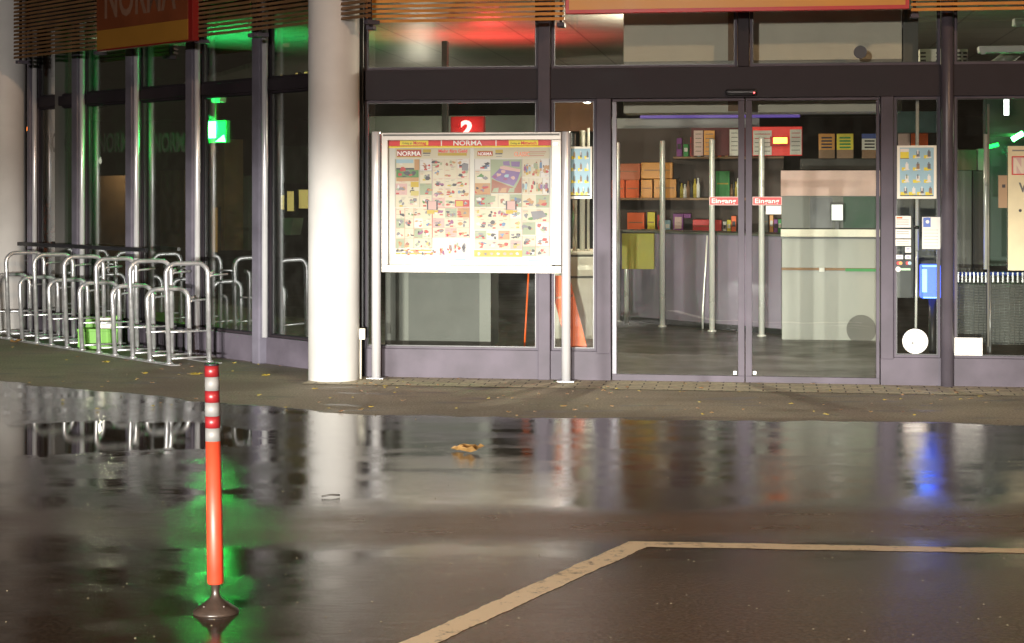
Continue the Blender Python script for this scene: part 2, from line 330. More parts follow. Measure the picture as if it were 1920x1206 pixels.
def gpoly(pts, z, name, mat):
    q = [Vector(gp(*p)) for p in pts]; o = []
    for i, p in enumerate(q):
        r = q[(i+1) % len(q)]; n = max(1, int((r-p).length/.02)); e = (r-p).normalized(); w = 0
        for k in range(n):
            w = w*.6+random.uniform(-.0035, .0035)*(k > 0); c = p+(r-p)*k/n; o.append((c.x-e.y*w, c.y+e.x*w))
    return poly(o, z, name, mat)
gpoly([(738, 1212), (806, 1212), (1213, 1026), (1925, 1038), (1925, 1029), (1190, 1015.5), (1178, 1016)], .0015, 'road_marking', LM)
# ------------------------------------------------------------------ the building shell
bld = thing('supermarket_building', 'glazed supermarket with dark grey frames, lit inside by red and green lamps, at night', 'building', A, -1.187, 0)
ZT = 4.1
def fbox(name, px0, px1, z0, z1, y0, y1, mat, c=.004, fr=A, parent=None):
    return MB(fr).box(U(fr, px0), U(fr, px1), y0, y1, z0, z1, c=c).build(name, mat, parent or bld)
zH0, zH1 = 2.305, 2.555
zs = .24
RB = U(A, 2300)
LB = U(A, 683)
# entrance header and sill panels
MB(A).box(LB+.01, RB, -.03, .10, zH0, zH1, c=.004).build('header_beam', M['frame_dark'], bld)
MB(A).box(LB+.02, U(A, 1146), -.025, .08, .0, zs, c=.004).build('sill_panel', M['frame'], bld)
MB(A).box(U(A, 1651), U(A, 1764), -.025, .08, .0, zs-.015, c=.004).build('sill_panel', M['frame'], bld)
MB(A).box(U(A, 1788), RB, -.025, .08, .0, zs-.015, c=.004).build('sill_panel', M['frame'], bld)
# mullions
for px0, px1, z0, z1, y0, mt in ((1010, 1033, 0, ZT, -.06, 'frame'), (1119, 1146, zs-.02, zH0, -.04, 'frame'), (1651, 1675, zs-.03, zH0, -.04, 'frame'), (1383, 1405, zH1, ZT, -.04, 'frame_dark')):
    fbox('mullion', px0, px1, z0, z1, y0, .07, M[mt], .008)
# round posts in front of the glazing
for px0, px1 in ((1764, 1788),):
    u0, u1 = U(A, px0, -.05), U(A, px1, -.05); r = (u1-u0)/2
    MB(A).lathe((u0+u1)/2, -.05, [(r, 0), (r, ZT)], 28).build('round_post', M['pipe'], bld)
u0, u1 = U(A, 675), U(A, 683)
MB(A).box(u0-.02, u1, -.03, .05, 0, ZT, c=.01).build('corner_post', M['black'], bld)
# glazing of the front: frame strip + pane as sub-part
def window(fr, u0, u1, z0, z1, y=.02, gl='glass', fw=.018, fm='frame'):
    f = MB(fr)
    for a, b_, c_, d_ in ((u0, u1, z0, z0+fw), (u0, u1, z1-fw, z1), (u0, u0+fw, z0+fw, z1-fw), (u1-fw, u1, z0+fw, z1-fw)): f.box(a, b_, y-.02, y+.025, c_, d_)
    w = f.build('window', M[fm], bld)
    g = MB(fr); k = fw+.009
    for a, b_, c_, d_ in ((u0+fw+.0005, u1-fw-.0005, z0+fw+.0005, z0+k), (u0+fw+.0005, u1-fw-.0005, z1-k, z1-fw-.0005), (u0+fw+.0005, u0+k, z0+k, z1-k), (u1-k, u1-fw-.0005, z0+k, z1-k)): g.box(a, b_, y-.008, y-.001, c_, d_)
    g.build('gasket', M['black'], w)
    MB(fr).box(u0+fw*.5, u1-fw*.5, y, y+.008, z0+fw*.5, z1-fw*.5).build('glass_pane', M[gl], w)
    return w
for px0, px1, z0, z1 in ((684, 1009, zs+.001, zH0-.001), (1034, 1118, zs+.001, zH0-.001), (1676, 1763, zs-.014, zH0-.001), (1789, 2040, zs-.014, zH0-.001),
                         (684, 1009, zH1+.001, ZT-.1), (1034, 1382, zH1+.001, ZT-.1), (1406, 1763, zH1+.001, ZT-.1), (1789, 2290, zH1+.001, ZT-.1)):
    window(A, U(A, px0), U(A, px1), z0, z1)
# sliding doors
def door(px0, px1, sx0, sx1, label):
    a, b_ = U(A, px0), U(A, px1); d = MB(A)
    zb, zt = .055, zH0-.004
    for q in ((a, b_, .004, zb), (a, b_, zt-.0, zt-.02)): d.box(a, b_, -.005, .045, q[2], q[3], c=.002)
    d.box(U(A, sx0), U(A, sx1), -.006, .046, zb+.001, zt-.021, c=.003)
    o = (px1-.8, px1) if sx0 < 1300 else None
    dd = d.build('sliding_door', M['frame'], bld)
    dd['label'] = label
    gx0, gx1 = (U(A, sx1)-.004, b_) if px0 == sx0 else (a, U(A, sx0)+.004)
    MB(A).box(gx0, gx1, .012, .022, zb-.01, zt-.015).build('glass_pane', M['glass'], dd)
    return dd
dL = door(1148, 1396, 1384, 1396, 'left sliding door leaf with four chrome posts seen through it')
dR = door(1398, 1649, 1398, 1410, 'right sliding door leaf in front of the grey cabinet')
MB(A).box(U(A, 1148), U(A, 1156), -.004, .044, .056, zH0-.026, c=.002).build('edge_strip', M['wing_pipe'], dL)
MB(A).box(U(A, 1643), U(A, 1649), -.004, .044, .056, zH0-.026, c=.002).build('edge_strip', M['frame'], dR)
for px in (1378, 1415): MB(A).box(U(A, px-3), U(A, px+3), -.012, .01, Z(A, px, 702), Z(A, px, 696), c=.002).build('floor_bolt', M['chrome'], dL if px < 1390 else dR)
# movement sensor over the door
se = MB(A); uc = U(A, 1390); zc = Z(A, 1390, 174)
se.box(uc-.125, uc+.125, -.085, -.031, zc-.026, zc+.028, c=.022); so = se.build('door_sensor', M['black'], bld)
MB(A).box(uc+.098, uc+.108, -.089, -.084, zc-.010, zc-.002).build('indicator', M['em_red'], so)
# ceiling, walls of the shop
cz = 3.16
cm = MB(); cpts = [A.w(-1.15, .12, cz), A.w(9, .12, cz), A.w(9, 24, cz), A.w(-14, 24, cz), B.w(-6.9, 3, cz), B.w(-6.9, .1, cz)]
def ceil_mat():
    m, n, l, b = base_mat('ceiling_grid'); N = NX(m.node_tree); g = n.new('ShaderNodeNewGeometry')
    mp = n.new('ShaderNodeMapping'); mp.inputs['Rotation'].default_value = (0, 0, R(8.37)); l.new(g.outputs['Position'], mp.inputs[0])
    br = n.new('ShaderNodeTexBrick'); l.new(mp.outputs[0], br.inputs[0]); br.offset = 0; br.inputs['Scale'].default_value = 1; br.inputs['Brick Width'].default_value = .62; br.inputs['Row Height'].default_value = .62; br.inputs['Mortar Size'].default_value = .012
    br.inputs['Color1'].default_value = (.5, .48, .43, 1); br.inputs['Color2'].default_value = (.44, .42, .38, 1); br.inputs['Mortar'].default_value = (.25, .24, .22, 1)
    l.new(br.outputs[0], b.inputs['Base Color']); b.inputs['Roughness'].default_value = .4
    return m
cm.add([tuple(p) for p in cpts] + [(p.x, p.y, p.z+.06) for p in cpts], [list(range(6)), list(range(11, 5, -1))]+[(i, i+6, (i+1) % 6+6, (i+1) % 6) for i in range(6)]).build('ceiling', ceil_mat(), bld)
MB(A).box(-14, 9.2, 24, 24.2, 0, 4.2).build('back_wall', M['dark'], bld)
MB(A).box(9, 9.2, .12, 24, 0, 4.2).build('side_wall', M['dark'], bld)
w0 = B.w(-6.9, .1, 0); w1 = A.w(-14, 24, 0)
MB().add([(w0.x, w0.y, 0), (w1.x, w1.y, 0), (w1.x, w1.y, 4.2), (w0.x, w0.y, 4.2), (w0.x-.2, w0.y, 0), (w1.x-.2, w1.y, 0), (w1.x-.2, w1.y, 4.2), (w0.x-.2, w0.y, 4.2)], [(0,1,2,3),(4,5,6,7),(0,1,5,4),(2,3,7,6),(0,3,7,4),(1,2,6,5)]).build('side_wall', M['dark'], bld)
MB(A).box(-14, 9.2, .13, 24, 4.12, 4.25).build('roof', M['dark'], bld)
# ------------------------------------------------------------------ left wing glazing
BL = U(B, 62); BR = -1.74+.0
cornB = (A.w(-1.187, 0, 0)-B.o).dot(B.e)
MB(B).box(BL, cornB-.05, -.02, .08, 0, zs, c=.004).build('sill_panel', M['frame'], bld)
MB(B).box(BL, cornB-.05, -.02, .09, 2.45, 2.55, c=.004).build('transom_bar', M['frame_dark'], bld)
MB(B).box(BL, cornB-.05, -.04, .10, 3.3, ZT, c=.004).build('fascia_beam', M['frame_dark'], bld)
mus = [U(B, px) for px in (66, 150, 251, 364, 489)]
MW = .115
for i, u in enumerate(mus):
    w_ = MW*(.55 if i == 0 else 1)
    mo = MB(B).box(u, u+w_, -.10, .02, 0, 3.29, c=.012).build('mullion', M['wing_pipe'], bld)
    MB(B).tube([(u+w_+.02, -.05, zs), (u+w_+.02, -.05, 3.28)], .027, 14).build('streak_tube', M['alu_pole'], mo)  # added tube standing for the bright streak beside each mullion
edges = mus+[cornB-.1]
for i in range(5):
    a = edges[i]+MW*(.55 if i == 0 else 1)+.002; b_ = edges[i+1]-.002
    window(B, a, b_, zs+.001, 2.449, .03, 'glass_wing', .02, 'frame_dark'); window(B, a, b_, 2.551, 3.299, .03, 'glass_wing', .02, 'frame_dark')
# push rail across the wing
rl = MB(B).box(U(B, 55), U(B, 300), -.165, -.131, .955, .995, c=.004).build('push_rail', M['black'], bld)
# window lettering, faint, on the wing panes
fadeL = film('faded_film', (.16, .15, .14), .28)
for px0, px1 in ((83, 131), (180, 250), (283, 355)):
    zt, zb = Z(B, (px0+px1)/2, 248), Z(B, (px0+px1)/2, 284)
    text('NORMA', B, U(B, px0), zb, .026, zt-zb, fadeL, bld, width=U(B, px1)-U(B, px0), bold=.03, name='window_lettering')
# ------------------------------------------------------------------ louvres (in front of the upper glazing)
def louvre(fr, px0, px1, yo, z0, z1, label, mat, pitch=.040, arm=True):
    u0, u1 = U(fr, px0, yo), U(fr, px1, yo)
    t = thing('louvre_screen', label, 'sun louvre', fr, (u0+u1)/2, yo, z0, 'horizontal slat louvres above the windows')
    m = MB(fr); z = z0
    while z < z1:
        m.add([(u0, yo-.022, z+.004), (u1, yo-.022, z+.004), (u1, yo-.018, z+.028), (u0, yo-.018, z+.028), (u0, yo+.03, z+.010), (u1, yo+.03, z+.010), (u1, yo+.03, z+.034), (u0, yo+.03, z+.034)],
              [(0,1,2,3),(5,4,7,6),(3,2,6,7),(1,0,4,5),(0,3,7,4),(2,1,5,6)]); z += pitch
    m.build('slats', mat, t)
    n = max(2, int((u1-u0)/1.2)+1)
    for k in range(n):
        u = u0+.03+(u1-u0-.06)*k/(n-1)
        MB(fr).box(u-.012, u+.012, yo+.031, yo+.055, z0-.01, z1, c=.002).build('support', M['frame_dark'], t)
        MB(fr).box(u-.03, u+.03, yo+.0, yo+.12, z0-.045, z0-.011, c=.004).build('bracket', M['frame'], t)
    return t
yB = -.42
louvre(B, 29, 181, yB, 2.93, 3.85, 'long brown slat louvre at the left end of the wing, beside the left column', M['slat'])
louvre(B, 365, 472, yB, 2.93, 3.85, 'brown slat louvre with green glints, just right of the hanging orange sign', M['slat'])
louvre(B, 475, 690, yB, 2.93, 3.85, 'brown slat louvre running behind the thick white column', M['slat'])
louvre(A, 686, 1058, -.42, 2.905, 3.9, 'bright orange slat louvre above the notice board', M['slat_lit'])
louvre(A, 1708, 2250, -.42, 2.935, 3.9, 'bright orange slat louvre above the right window, right of the yellow sign', M['slat_lit'])
# signs
yS = -.50
us0, us1 = U(B, 182, yS), U(B, 361, yS)
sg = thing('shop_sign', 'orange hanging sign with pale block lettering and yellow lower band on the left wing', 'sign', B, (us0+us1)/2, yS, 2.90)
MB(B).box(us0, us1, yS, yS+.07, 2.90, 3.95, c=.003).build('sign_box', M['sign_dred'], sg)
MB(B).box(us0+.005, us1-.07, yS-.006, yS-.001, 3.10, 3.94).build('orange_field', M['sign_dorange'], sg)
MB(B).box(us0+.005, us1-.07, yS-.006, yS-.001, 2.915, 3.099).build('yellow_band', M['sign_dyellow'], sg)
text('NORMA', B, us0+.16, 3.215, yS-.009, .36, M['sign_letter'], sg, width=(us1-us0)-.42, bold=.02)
yF = -.48; uf0, uf1 = U(A, 1060, yF), U(A, 1705, yF)
sg = thing('shop_sign', 'wide yellow fascia sign with red border above the sliding doors', 'sign', A, (uf0+uf1)/2, yF, 2.93)
MB(A).box(uf0, uf1, yF, yF+.08, 2.955, 4.05, c=.003).build('sign_box', M['sign_red'], sg)
MB(A).box(uf0+.03, uf1-.03, yF-.006, yF-.001, 2.985, 4.02).build('yellow_field', M['sign_yellow'], sg)
# ------------------------------------------------------------------ columns
def column(px, y, r, label):
    x = (px-960)*y/F
    t = thing('column', label, 'column', WORLD, x, y, 0, None)
    MB().lathe(x, y, [(r, -.01), (r, 5.0)], 64).build('shaft', M['white_render'], t)
    return t, x
c1, cx = column(626, 14.02, .209, 'thick round white column left of the notice board')
column(12, 18.6, .215, 'round white column at the left edge behind the bicycle rack')
MB().box(cx+.20, cx+.255, 14.02, 14.09, .33, .42, c=.006).build('junction_box', M['cream'], c1)
MB().tube([(cx+.214, 14.05, 0), (cx+.214, 14.05, .33)], .012, 8).build('conduit', M['cream'], c1)
# ------------------------------------------------------------------ notice board
yb = -.16
nb = thing('notice_board', 'aluminium notice board on two posts filled with two colourful sale flyers', 'notice board', A, U(A, 883, yb), yb)
def bx(mb, px0, py0, px1, py1, y0, y1, mi=0, c=0, fr=A):
    a, z1_ = fr.hit(px0, py0, y0); b_, z0_ = fr.hit(px1, py1, y0); return mb.box(a, b_, y0, y1, z0_, z1_, mi, c)
for px0, px1 in ((697, 714), (1053, 1070)):
    a, b_ = U(A, px0, yb), U(A, px1, yb); r = (b_-a)/2; zt = Z(A, px0, 247, yb)
    MB(A).lathe((a+b_)/2, yb, [(r, .0), (r, zt-.006), (r*.9, zt)], 28).build('post', M['alu_pole'], nb)
    MB(A).box((a+b_)/2-.07, (a+b_)/2+.07, yb-.06, yb+.06, .006, .014, c=.002).build('foot_plate', M['galv'], nb)
f = MB(A)
for q in ((715, 249, 1052, 262), (715, 497, 1052, 513), (715, 262, 727, 497), (1034, 262, 1052, 497)): bx(f, *q, yb-.05, yb+.02, c=.004)
f.build('frame', M['alu'], nb)
for q in ((718, 252, 1049, 254), (720, 506, 1049, 508)): bx(MB(A), *q, yb-.054, yb-.0505).build('frame_groove', M['slate'], nb)
bx(MB(A), 726, 261, 1035, 499, yb+.002, yb+.012).build('backing_board', pm('board_white', (.45, .45, .39), .45), nb)
yp = yb-.001
hd = MB(A); bx(hd, 727, 262, 1033, 274, yp, yp+.002, 0); bx(hd, 727, 274, 1033, 276.5, yp, yp+.002, 1)
bx(hd, 750, 263, 803, 272.5, yp-.002, yp-.0005, 1); bx(hd, 954, 263, 1009, 272.5, yp-.002, yp-.0005, 1)
bx(hd, 826.5, 262, 828.5, 274, yp-.002, yp-.0005, 2); bx(hd, 929, 262, 931, 274, yp-.002, yp-.0005, 2)
hdo = hd.build('header_strip', [M['red'], M['yellow'], M['paper']], nb)
def T(s, px0, py0, px1, py1, y, mat, parent, bold=.0, fr=A, name='lettering'):
    a, z1_ = fr.hit(px0, py0, y); b_, z0_ = fr.hit(px1, py1, y)
    return text(s, fr, a, z0_, y, z1_-z0_, mat, parent, width=b_-a, bold=bold, name=name)
T('NORMA', 850, 263.5, 904, 272.5, yp-.003, M['white'], hdo, .02)
T('Gültig ab', 754, 266.5, 773, 270.5, yp-.004, M['ink'], hdo, 0); T('Montag', 775, 265, 799, 271, yp-.004, M['red'], hdo, .03)
T('Gültig ab', 957, 266.5, 975, 270.5, yp-.004, M['ink'], hdo, 0); T('Mittwoch', 977, 265, 1006, 271, yp-.004, M['red'], hdo, .03)
PAL = [(.84, .78, .56), (.70, .10, .08), (.78, .62, .08), (.20, .42, .14), (.12, .11, .13), (.40, .40, .42), (.55, .25, .15), (.25, .42, .62), (.42, .30, .55), (.80, .50, .45), (.55, .62, .45), (.72, .48, .25), (.45, .70, .80), (.78, .70, .30), (.90, .88, .82), (.5, .2, .4)]
PM = [pm('print_%s' % c, tuple((v*.50 if max(PAL[i]) > .75 and min(PAL[i]) > .3 else (v*.9)**1.5*.6) for v in PAL[i]), .5, 0, .05) for i, c in enumerate('cream red yellow green black grey brown blue violet pink sage tan sky ochre white plum'.split())]
CR, RD, YE, GN, BK, GY, BR_, BU, VI, PK, SG, TN, SK, OC, WH, PL = range(16)
def blob(mb, cx_, cy, rx, ry, y, mi, n=9):
    pts = []
    for k in range(n):
        a = -2*math.pi*k/n; q = random.uniform(.55, 1.1); u, z = A.hit(cx_+rx*q*math.cos(a), cy+ry*q*math.sin(a), y); pts.append((u, z))
    mb.add([(u, y, z) for u, z in pts], [list(range(n))], mi)
def rect(mb, x0, y0, x1, y1, d, mi):
    y = yp-.002-d*.0007; a, zt = A.hit(x0, y0, y); b_, zb = A.hit(x1, y1, y)
    mb.add([(a, y, zb), (b_, y, zb), (b_, y, zt), (a, y, zt)], [(0, 1, 2, 3)], mi)
def item(mb, x0, y0, x1, y1, big=0):
    w, h = x1-x0, y1-y0; c = random.choice([BK, GY, BR_, GN, BU, RD, SG, TN, GY, OC, BK, GY, PL, BU])
    cx_, cy = (x0+x1)/2+random.uniform(-.1, .1)*w, y0+h*random.uniform(.45, .6)
    for k in range(random.randint(3, 6)):
        blob(mb, cx_+random.uniform(-.30, .30)*w, cy+random.uniform(-.22, .22)*h, w*random.uniform(.10, .27), h*random.uniform(.08, .22), yp-.004-k*.0004, c if k < 2 else random.choice([BK, GY, WH, RD, TN, SG]))
    for k in range(random.randint(2, 4)):
        yy = y0+h*(.06+.09*k) if random.random() < .6 else y1-h*(.1+.09*k); xa = x0+w*random.choice([.06, .5]); rect(mb, xa, yy, xa+w*random.uniform(.2, .42), yy+.55, 3+k*.3, random.choice([GY, RD, GY, PK, GY]))
    if random.random() < .7:
        px_, py_ = x0+w*random.uniform(.05, .6), y0+h*random.uniform(.6, .82); rect(mb, px_, py_, px_+w*.26, py_+h*.13, 4.2, random.choice([RD, RD, YE, RD, PK]))
def page(mb, x0, y0, x1, y1, cols, rows, bgc, linec):
    rect(mb, x0, y0, x1, y1, 0, bgc)
    for i in range(cols):
        for j in range(rows):
            a = x0+(x1-x0)*i/cols; b_ = x0+(x1-x0)*(i+1)/cols; c_ = y0+(y1-y0)*j/rows; d_ = y0+(y1-y0)*(j+1)/rows
            if random.random() < .3: rect(mb, a+.6, c_+.6, b_-.6, d_-.6, 1, random.choice([PK, WH, SG, WH, TN, CR]))
            item(mb, a, c_, b_, d_)
    for i in range(1, cols):
        if random.random() < .5: xx = x0+(x1-x0)*i/cols; rect(mb, xx-.3, y0, xx+.3, y1, 2, linec)
    for j in range(1, rows):
        if random.random() < .6: yy = y0+(y1-y0)*j/rows; rect(mb, x0, yy-.3, x1, yy+.3, 2, linec)
    rect(mb, x0-.4, y0, x0+.3, y1, 2.2, linec); rect(mb, x1-.3, y0, x1+.4, y1, 2.2, linec)
# left flyer
m = MB(A); rect(m, 741, 277.5, 881, 481, -1, WH); rect(m, 741, 278, 881, 297, 0, CR)
page(m, 741, 298, 810, 389, 3, 4, CR, GY); page(m, 811, 298, 880, 389, 3, 5, CR, PK)
page(m, 742, 390, 810, 466, 4, 4, CR, RD); page(m, 811, 390, 880, 446, 3, 3, CR, RD)
for i in range(9): item(m, 742+i*15.4, 463+(i > 4)*-12, 757+i*15.4, 481)
rect(m, 743, 468, 810, 471, 3, YE); rect(m, 742, 474, 812, 477, 3, YE)
rect(m, 743, 298, 785, 340, 5, CR); rect(m, 743, 316, 785, 333, 6, GN); rect(m, 743, 333, 785, 340, 6, TN); rect(m, 777, 299, 786, 319, 6.5, TN); rect(m, 743, 299, 775, 306, 6.3, SK); rect(m, 743, 315, 776, 318, 6.3, BK)
for a, b_, c_, d_, e in ((755, 318, 6, 5, RD), (764, 325, 9, 5, BK), (750, 327, 5, 3.5, RD), (776, 325, 5, 4.5, BK), (765, 321, 4, 3, GY), (770, 328, 6, 2, RD), (758, 331, 6, 1.5, BK)): blob(m, a, b_, c_, d_, yp-.0085, e)
rect(m, 770, 341, 785, 351, 5, YE); rect(m, 770, 358, 785, 367, 5, OC); rect(m, 866, 307, 878, 320, 5, GY); rect(m, 853, 375, 880, 388, 5, RD); rect(m, 855, 377, 868, 387, 5.6, YE)
rect(m, 744, 280, 790, 295, 4, YE); rect(m, 744, 281.5, 790, 293.5, 5, RD); rect(m, 793, 280, 808, 286, 4, YE); rect(m, 793, 286.5, 807, 288.5, 4, BK); rect(m, 794, 291, 806, 292, 4, GY); rect(m, 821, 287, 875, 292, 4, YE)
rect(m, 853, 484.5, 873, 488.5, 1, SK); rect(m, 819, 389.3, 880, 390.3, 5, RD)
fo = m.build('sale_flyer', PM, nb)
T('NORMA', 745, 283.5, 789, 292, yp-.0075, M['white'], fo, .015); T('Mehr fürs Geld', 822, 280, 876, 286, yp-.006, M['red'], fo, .02)
# right flyer
m = MB(A); rect(m, 889, 277.5, 1031, 482, -1, WH); rect(m, 889, 278, 1031, 297, 0, CR)
page(m, 890, 298, 920, 388, 1, 4, CR, GY); page(m, 979, 298, 1030, 333, 3, 1, CR, GY); page(m, 979, 334, 1030, 364, 4, 1, CR, GY)
page(m, 890, 364, 978, 389, 4, 1, CR, GY); page(m, 979, 365, 1030, 390, 2, 1, CR, OC)
page(m, 890, 390, 978, 431, 4, 2, CR, PK); page(m, 979, 391, 1030, 441, 2, 2, CR, PK); page(m, 890, 432, 978, 468, 4, 2, CR, SK); page(m, 979, 442, 1030, 481, 2, 2, CR, RD)
rect(m, 889, 469, 979, 482, 4, YE)
for i in range(7): blob(m, 898+i*12, 476, 4, 3, yp-.0065, random.choice([WH, WH, PK, GY, OC]))
rect(m, 920, 299, 978, 363, 5, SG)
def quad(mb, pts, d, mi):
    y = yp-.002-d*.0007; q = [A.hit(a, b_, y) for a, b_ in pts]; mb.add([(u, y, z) for u, z in q], [list(range(len(q)))], mi)
quad(m, [(922, 336), (966, 353), (978, 330), (978, 362), (921, 362)], 5.7, BR_)
quad(m, [(921, 332), (938, 315), (976, 321), (970, 338), (963, 349), (945, 343), (930, 338)], 6.4, VI)
quad(m, [(937, 313), (945, 311), (976, 318), (975, 323), (938, 317)], 7, PK)
quad(m, [(943, 303), (955, 302), (956, 311), (944, 310)], 7, VI); quad(m, [(958, 303), (975, 303), (974, 313), (959, 312)], 7, VI)
for a, b_, c_ in ((935, 328, PK), (950, 330, SK), (948, 336, PL), (962, 334, PK), (928, 332, PL), (944, 322, PK)): blob(m, a, b_, 5.5, 3.6, yp-.0073, c_)
for i, c_ in enumerate((SG, TN, SG)): quad(m, [(922+i*15, 361), (926+i*15, 353), (935+i*15, 352), (934+i*15, 361)], 6.6, c_)
for px_, py_, c_ in ((984, 316, PL), (993, 317, SK), (1006, 312, SG), (1014, 310, BU), (986, 350, SK), (1007, 350, SG), (1015, 350, VI), (1024, 350, PL)):
    h = 11 if px_ in (1006, 1014, 986) else 8
    quad(m, [(px_-2.5, py_+h*.5), (px_+2.5, py_+h*.5), (px_+2, py_-h*.5), (px_-2, py_-h*.5)], 6.6, c_); blob(m, px_, py_-h*.5-2, 1.8, 2, yp-.0072, BR_)
    rect(m, px_-1.6, py_+h*.5, px_+1.6, py_+h*.5+5, 6, TN)
quad(m, [(995, 397), (1017, 395), (1026, 406), (1000, 413)], 6.6, GY); quad(m, [(906, 376), (915, 367), (929, 368), (928, 378), (915, 381)], 6, SG); blob(m, 1016, 380, 10, 7, yp-.0066, TN); blob(m, 1020, 383, 7, 4, yp-.007, RD); blob(m, 1008, 385, 5, 3, yp-.0072, GY)
rect(m, 895, 283, 924, 293, 4, YE); rect(m, 895.5, 284, 923.5, 292, 5, RD); rect(m, 929, 281, 943, 287, 4, YE); rect(m, 929, 287.5, 942, 289.5, 4, BK); rect(m, 930, 293, 941, 294, 4, GY)
for i in range(3): rect(m, 992, 284.5+i*3.6, 1024-i*2, 285.4+i*3.6, 4, (RD, TN, RD)[i])
rect(m, 990, 486.5, 1020, 490.5, 1, SK)
fo = m.build('sale_flyer', PM, nb)
T('NORMA', 896.5, 285.5, 922, 291.3, yp-.0075, M['white'], fo, .015)
T('CLASSIC', 964, 284.5, 993, 293, yp-.006, M['sign_orange'], fo, .03)
# plain pink note cards in black and yellow clips
for x in (800.5, 948.5):
    m = MB(A); rect(m, x, 377, x+20, 393.5, 9, BK); rect(m, x+2.4, 377.4, x+17.5, 393, 10, PK); rect(m, x, 394, x+14, 401, 9, YE); rect(m, x+14.5, 394.5, x+21, 398.5, 9, YE); m.build('note_holder', PM, nb)
bx(MB(A), 1037, 268, 1046, 272, yb-.056, yb-.05, c=.001).build('lock', M['galv'], nb)
# ------------------------------------------------------------------ bicycle rack
aR = Vector((.612, -.791, 0)); RK = Fr((-3.05, 15.19, 0), 0)
RK.e = Vector((.645, -.764, 0)); RK.n = Vector((.86, .51, 0)); RK.a = -math.atan2(.764, .645)
rk = thing('bicycle_rack', 'galvanised bicycle rack of tall and low hoops on a base rail, left of the column', 'bicycle rack', RK, 0, 0)
ROOTM[rk.name] = rk.matrix_world.copy()
def arc(c, r, a0, a1, n=6): return [(c[0]+r*math.cos(R(a0+(a1-a0)*k/n)), c[1]+r*math.sin(R(a0+(a1-a0)*k/n))) for k in range(n+1)]
def hoop(u, h, w=.375, r=.0205, lean=.05):
    m = MB(RK); rr = .10
    p = [(0, 0)]+arc((rr, h-rr), rr, 180, 90)+arc((w-rr, h-rr), rr, 90, 0)+[(w, 0)]
    m.tube([(u-lean*(z/h)*.6, y-(.02*(z/h) if k < 9 else -.0), z) for k, (y, z) in enumerate(p)], r, 12)
    for y in (0, w): m.lathe(u, y, [(.036, .012), (.036, .02), (.02, .026)], 16)
    o = m.build('hoop', M['galv'], rk)
    o['label'] = 'tall hoop' if h > .8 else 'low hoop'
    zc_ = .29 if h > .8 else .27
    MB(RK).tube([(u-.02, -.03, zc_), (u-.02, w+.05, zc_)], .009, 8).build('cross_bar', M['galv'], o)
    MB(RK).tube([(u-.01, -.01, .055), (u-.01, w+.06, .055)], .010, 8).build('lower_bar', M['galv'], o)
    # wheel hook from the rear leg
    za = h-.115
    MB(RK).tube([(u-lean*.6, w, za-.04), (u-lean*.6, w+.03, za), (u-lean*.6, w+.19, za+.01)], .011, 8).build('hook', M['galv'], o)
    # rear post with its own hook
    ur = u-.30; hb = h-.09
    P0_ = RK.w(ur, 0, 0); wallb = (B.o-P0_).dot(B.n)/RK.n.dot(B.n)      # room left before the glazing
    if wallb > w+.20:
        b1 = min(w+.40, wallb-.13); b0 = min(w+.15, b1-.04)
        q = [(b0, 0), (b0, hb-.06)]+[(b0+.05-.05*math.cos(R(a_)), hb-.06+.05*math.sin(R(a_))) for a_ in (30, 60, 90)]
        q += [(b1-.05+.05*math.sin(R(a_)), hb-.06+.05*math.cos(R(a_))) for a_ in (0, 30, 60, 90)]+[(b1, 0)] if b1-b0 > .12 else []
        MB(RK).tube([(ur, y, z) for y, z in q], .018, 10).build('rear_hoop', M['galv'], o)
        if b1-b0 > .12: MB(RK).tube([(ur, b0-.02, .30), (ur, b1+.02, .30)], .008, 8).build('rear_bar', M['galv'], o)
for k in range(-1, 8):
    u = -.68*k-0.0
    if k >= 0: hoop(u, .90)
    if k >= 0: hoop(u-.35, .655)
MB(RK).box(-5.8, .14, -.055, .03, .004, .012).build('base_rail', M['galv'], rk)
MB(RK).box(-5.8, .14, .35, .42, .004, .012).build('base_rail', M['galv'], rk)
# ------------------------------------------------------------------ lime crate behind the rack
gx, gy = gp(180, 657)
gy -= 0
t = thing('crate', 'lime green plastic crate lying behind the bicycle rack', 'crate', WORLD, gx, gy+.25)
m = MB()
x0, x1, y0_, y1_ = gx-.19, gx+.17, gy+.1, gy+.36
m.box(x0, x1, y0_, y0_+.012, .02, .20); m.box(x0, x1, y1_, y1_+.012, .02, .30); m.box(x0-.012, x0-.001, y0_, y1_, .02, .20); m.box(x1+.001, x1+.013, y0_, y1_, .02, .33); m.box(x0, x1, y0_, y1_, .005, .019)
m.build('body', M['green_box'], t); MB().box(x0-.02, x1+.02, y0_-.008, y0_-.001, .175, .20, c=.003).build('rim', M['green_box'], t)
MB().box(gx-.02, gx+.12, y0_+.1, y0_+.12, .03, .30).build('paper_sheet', M['paper'], t)
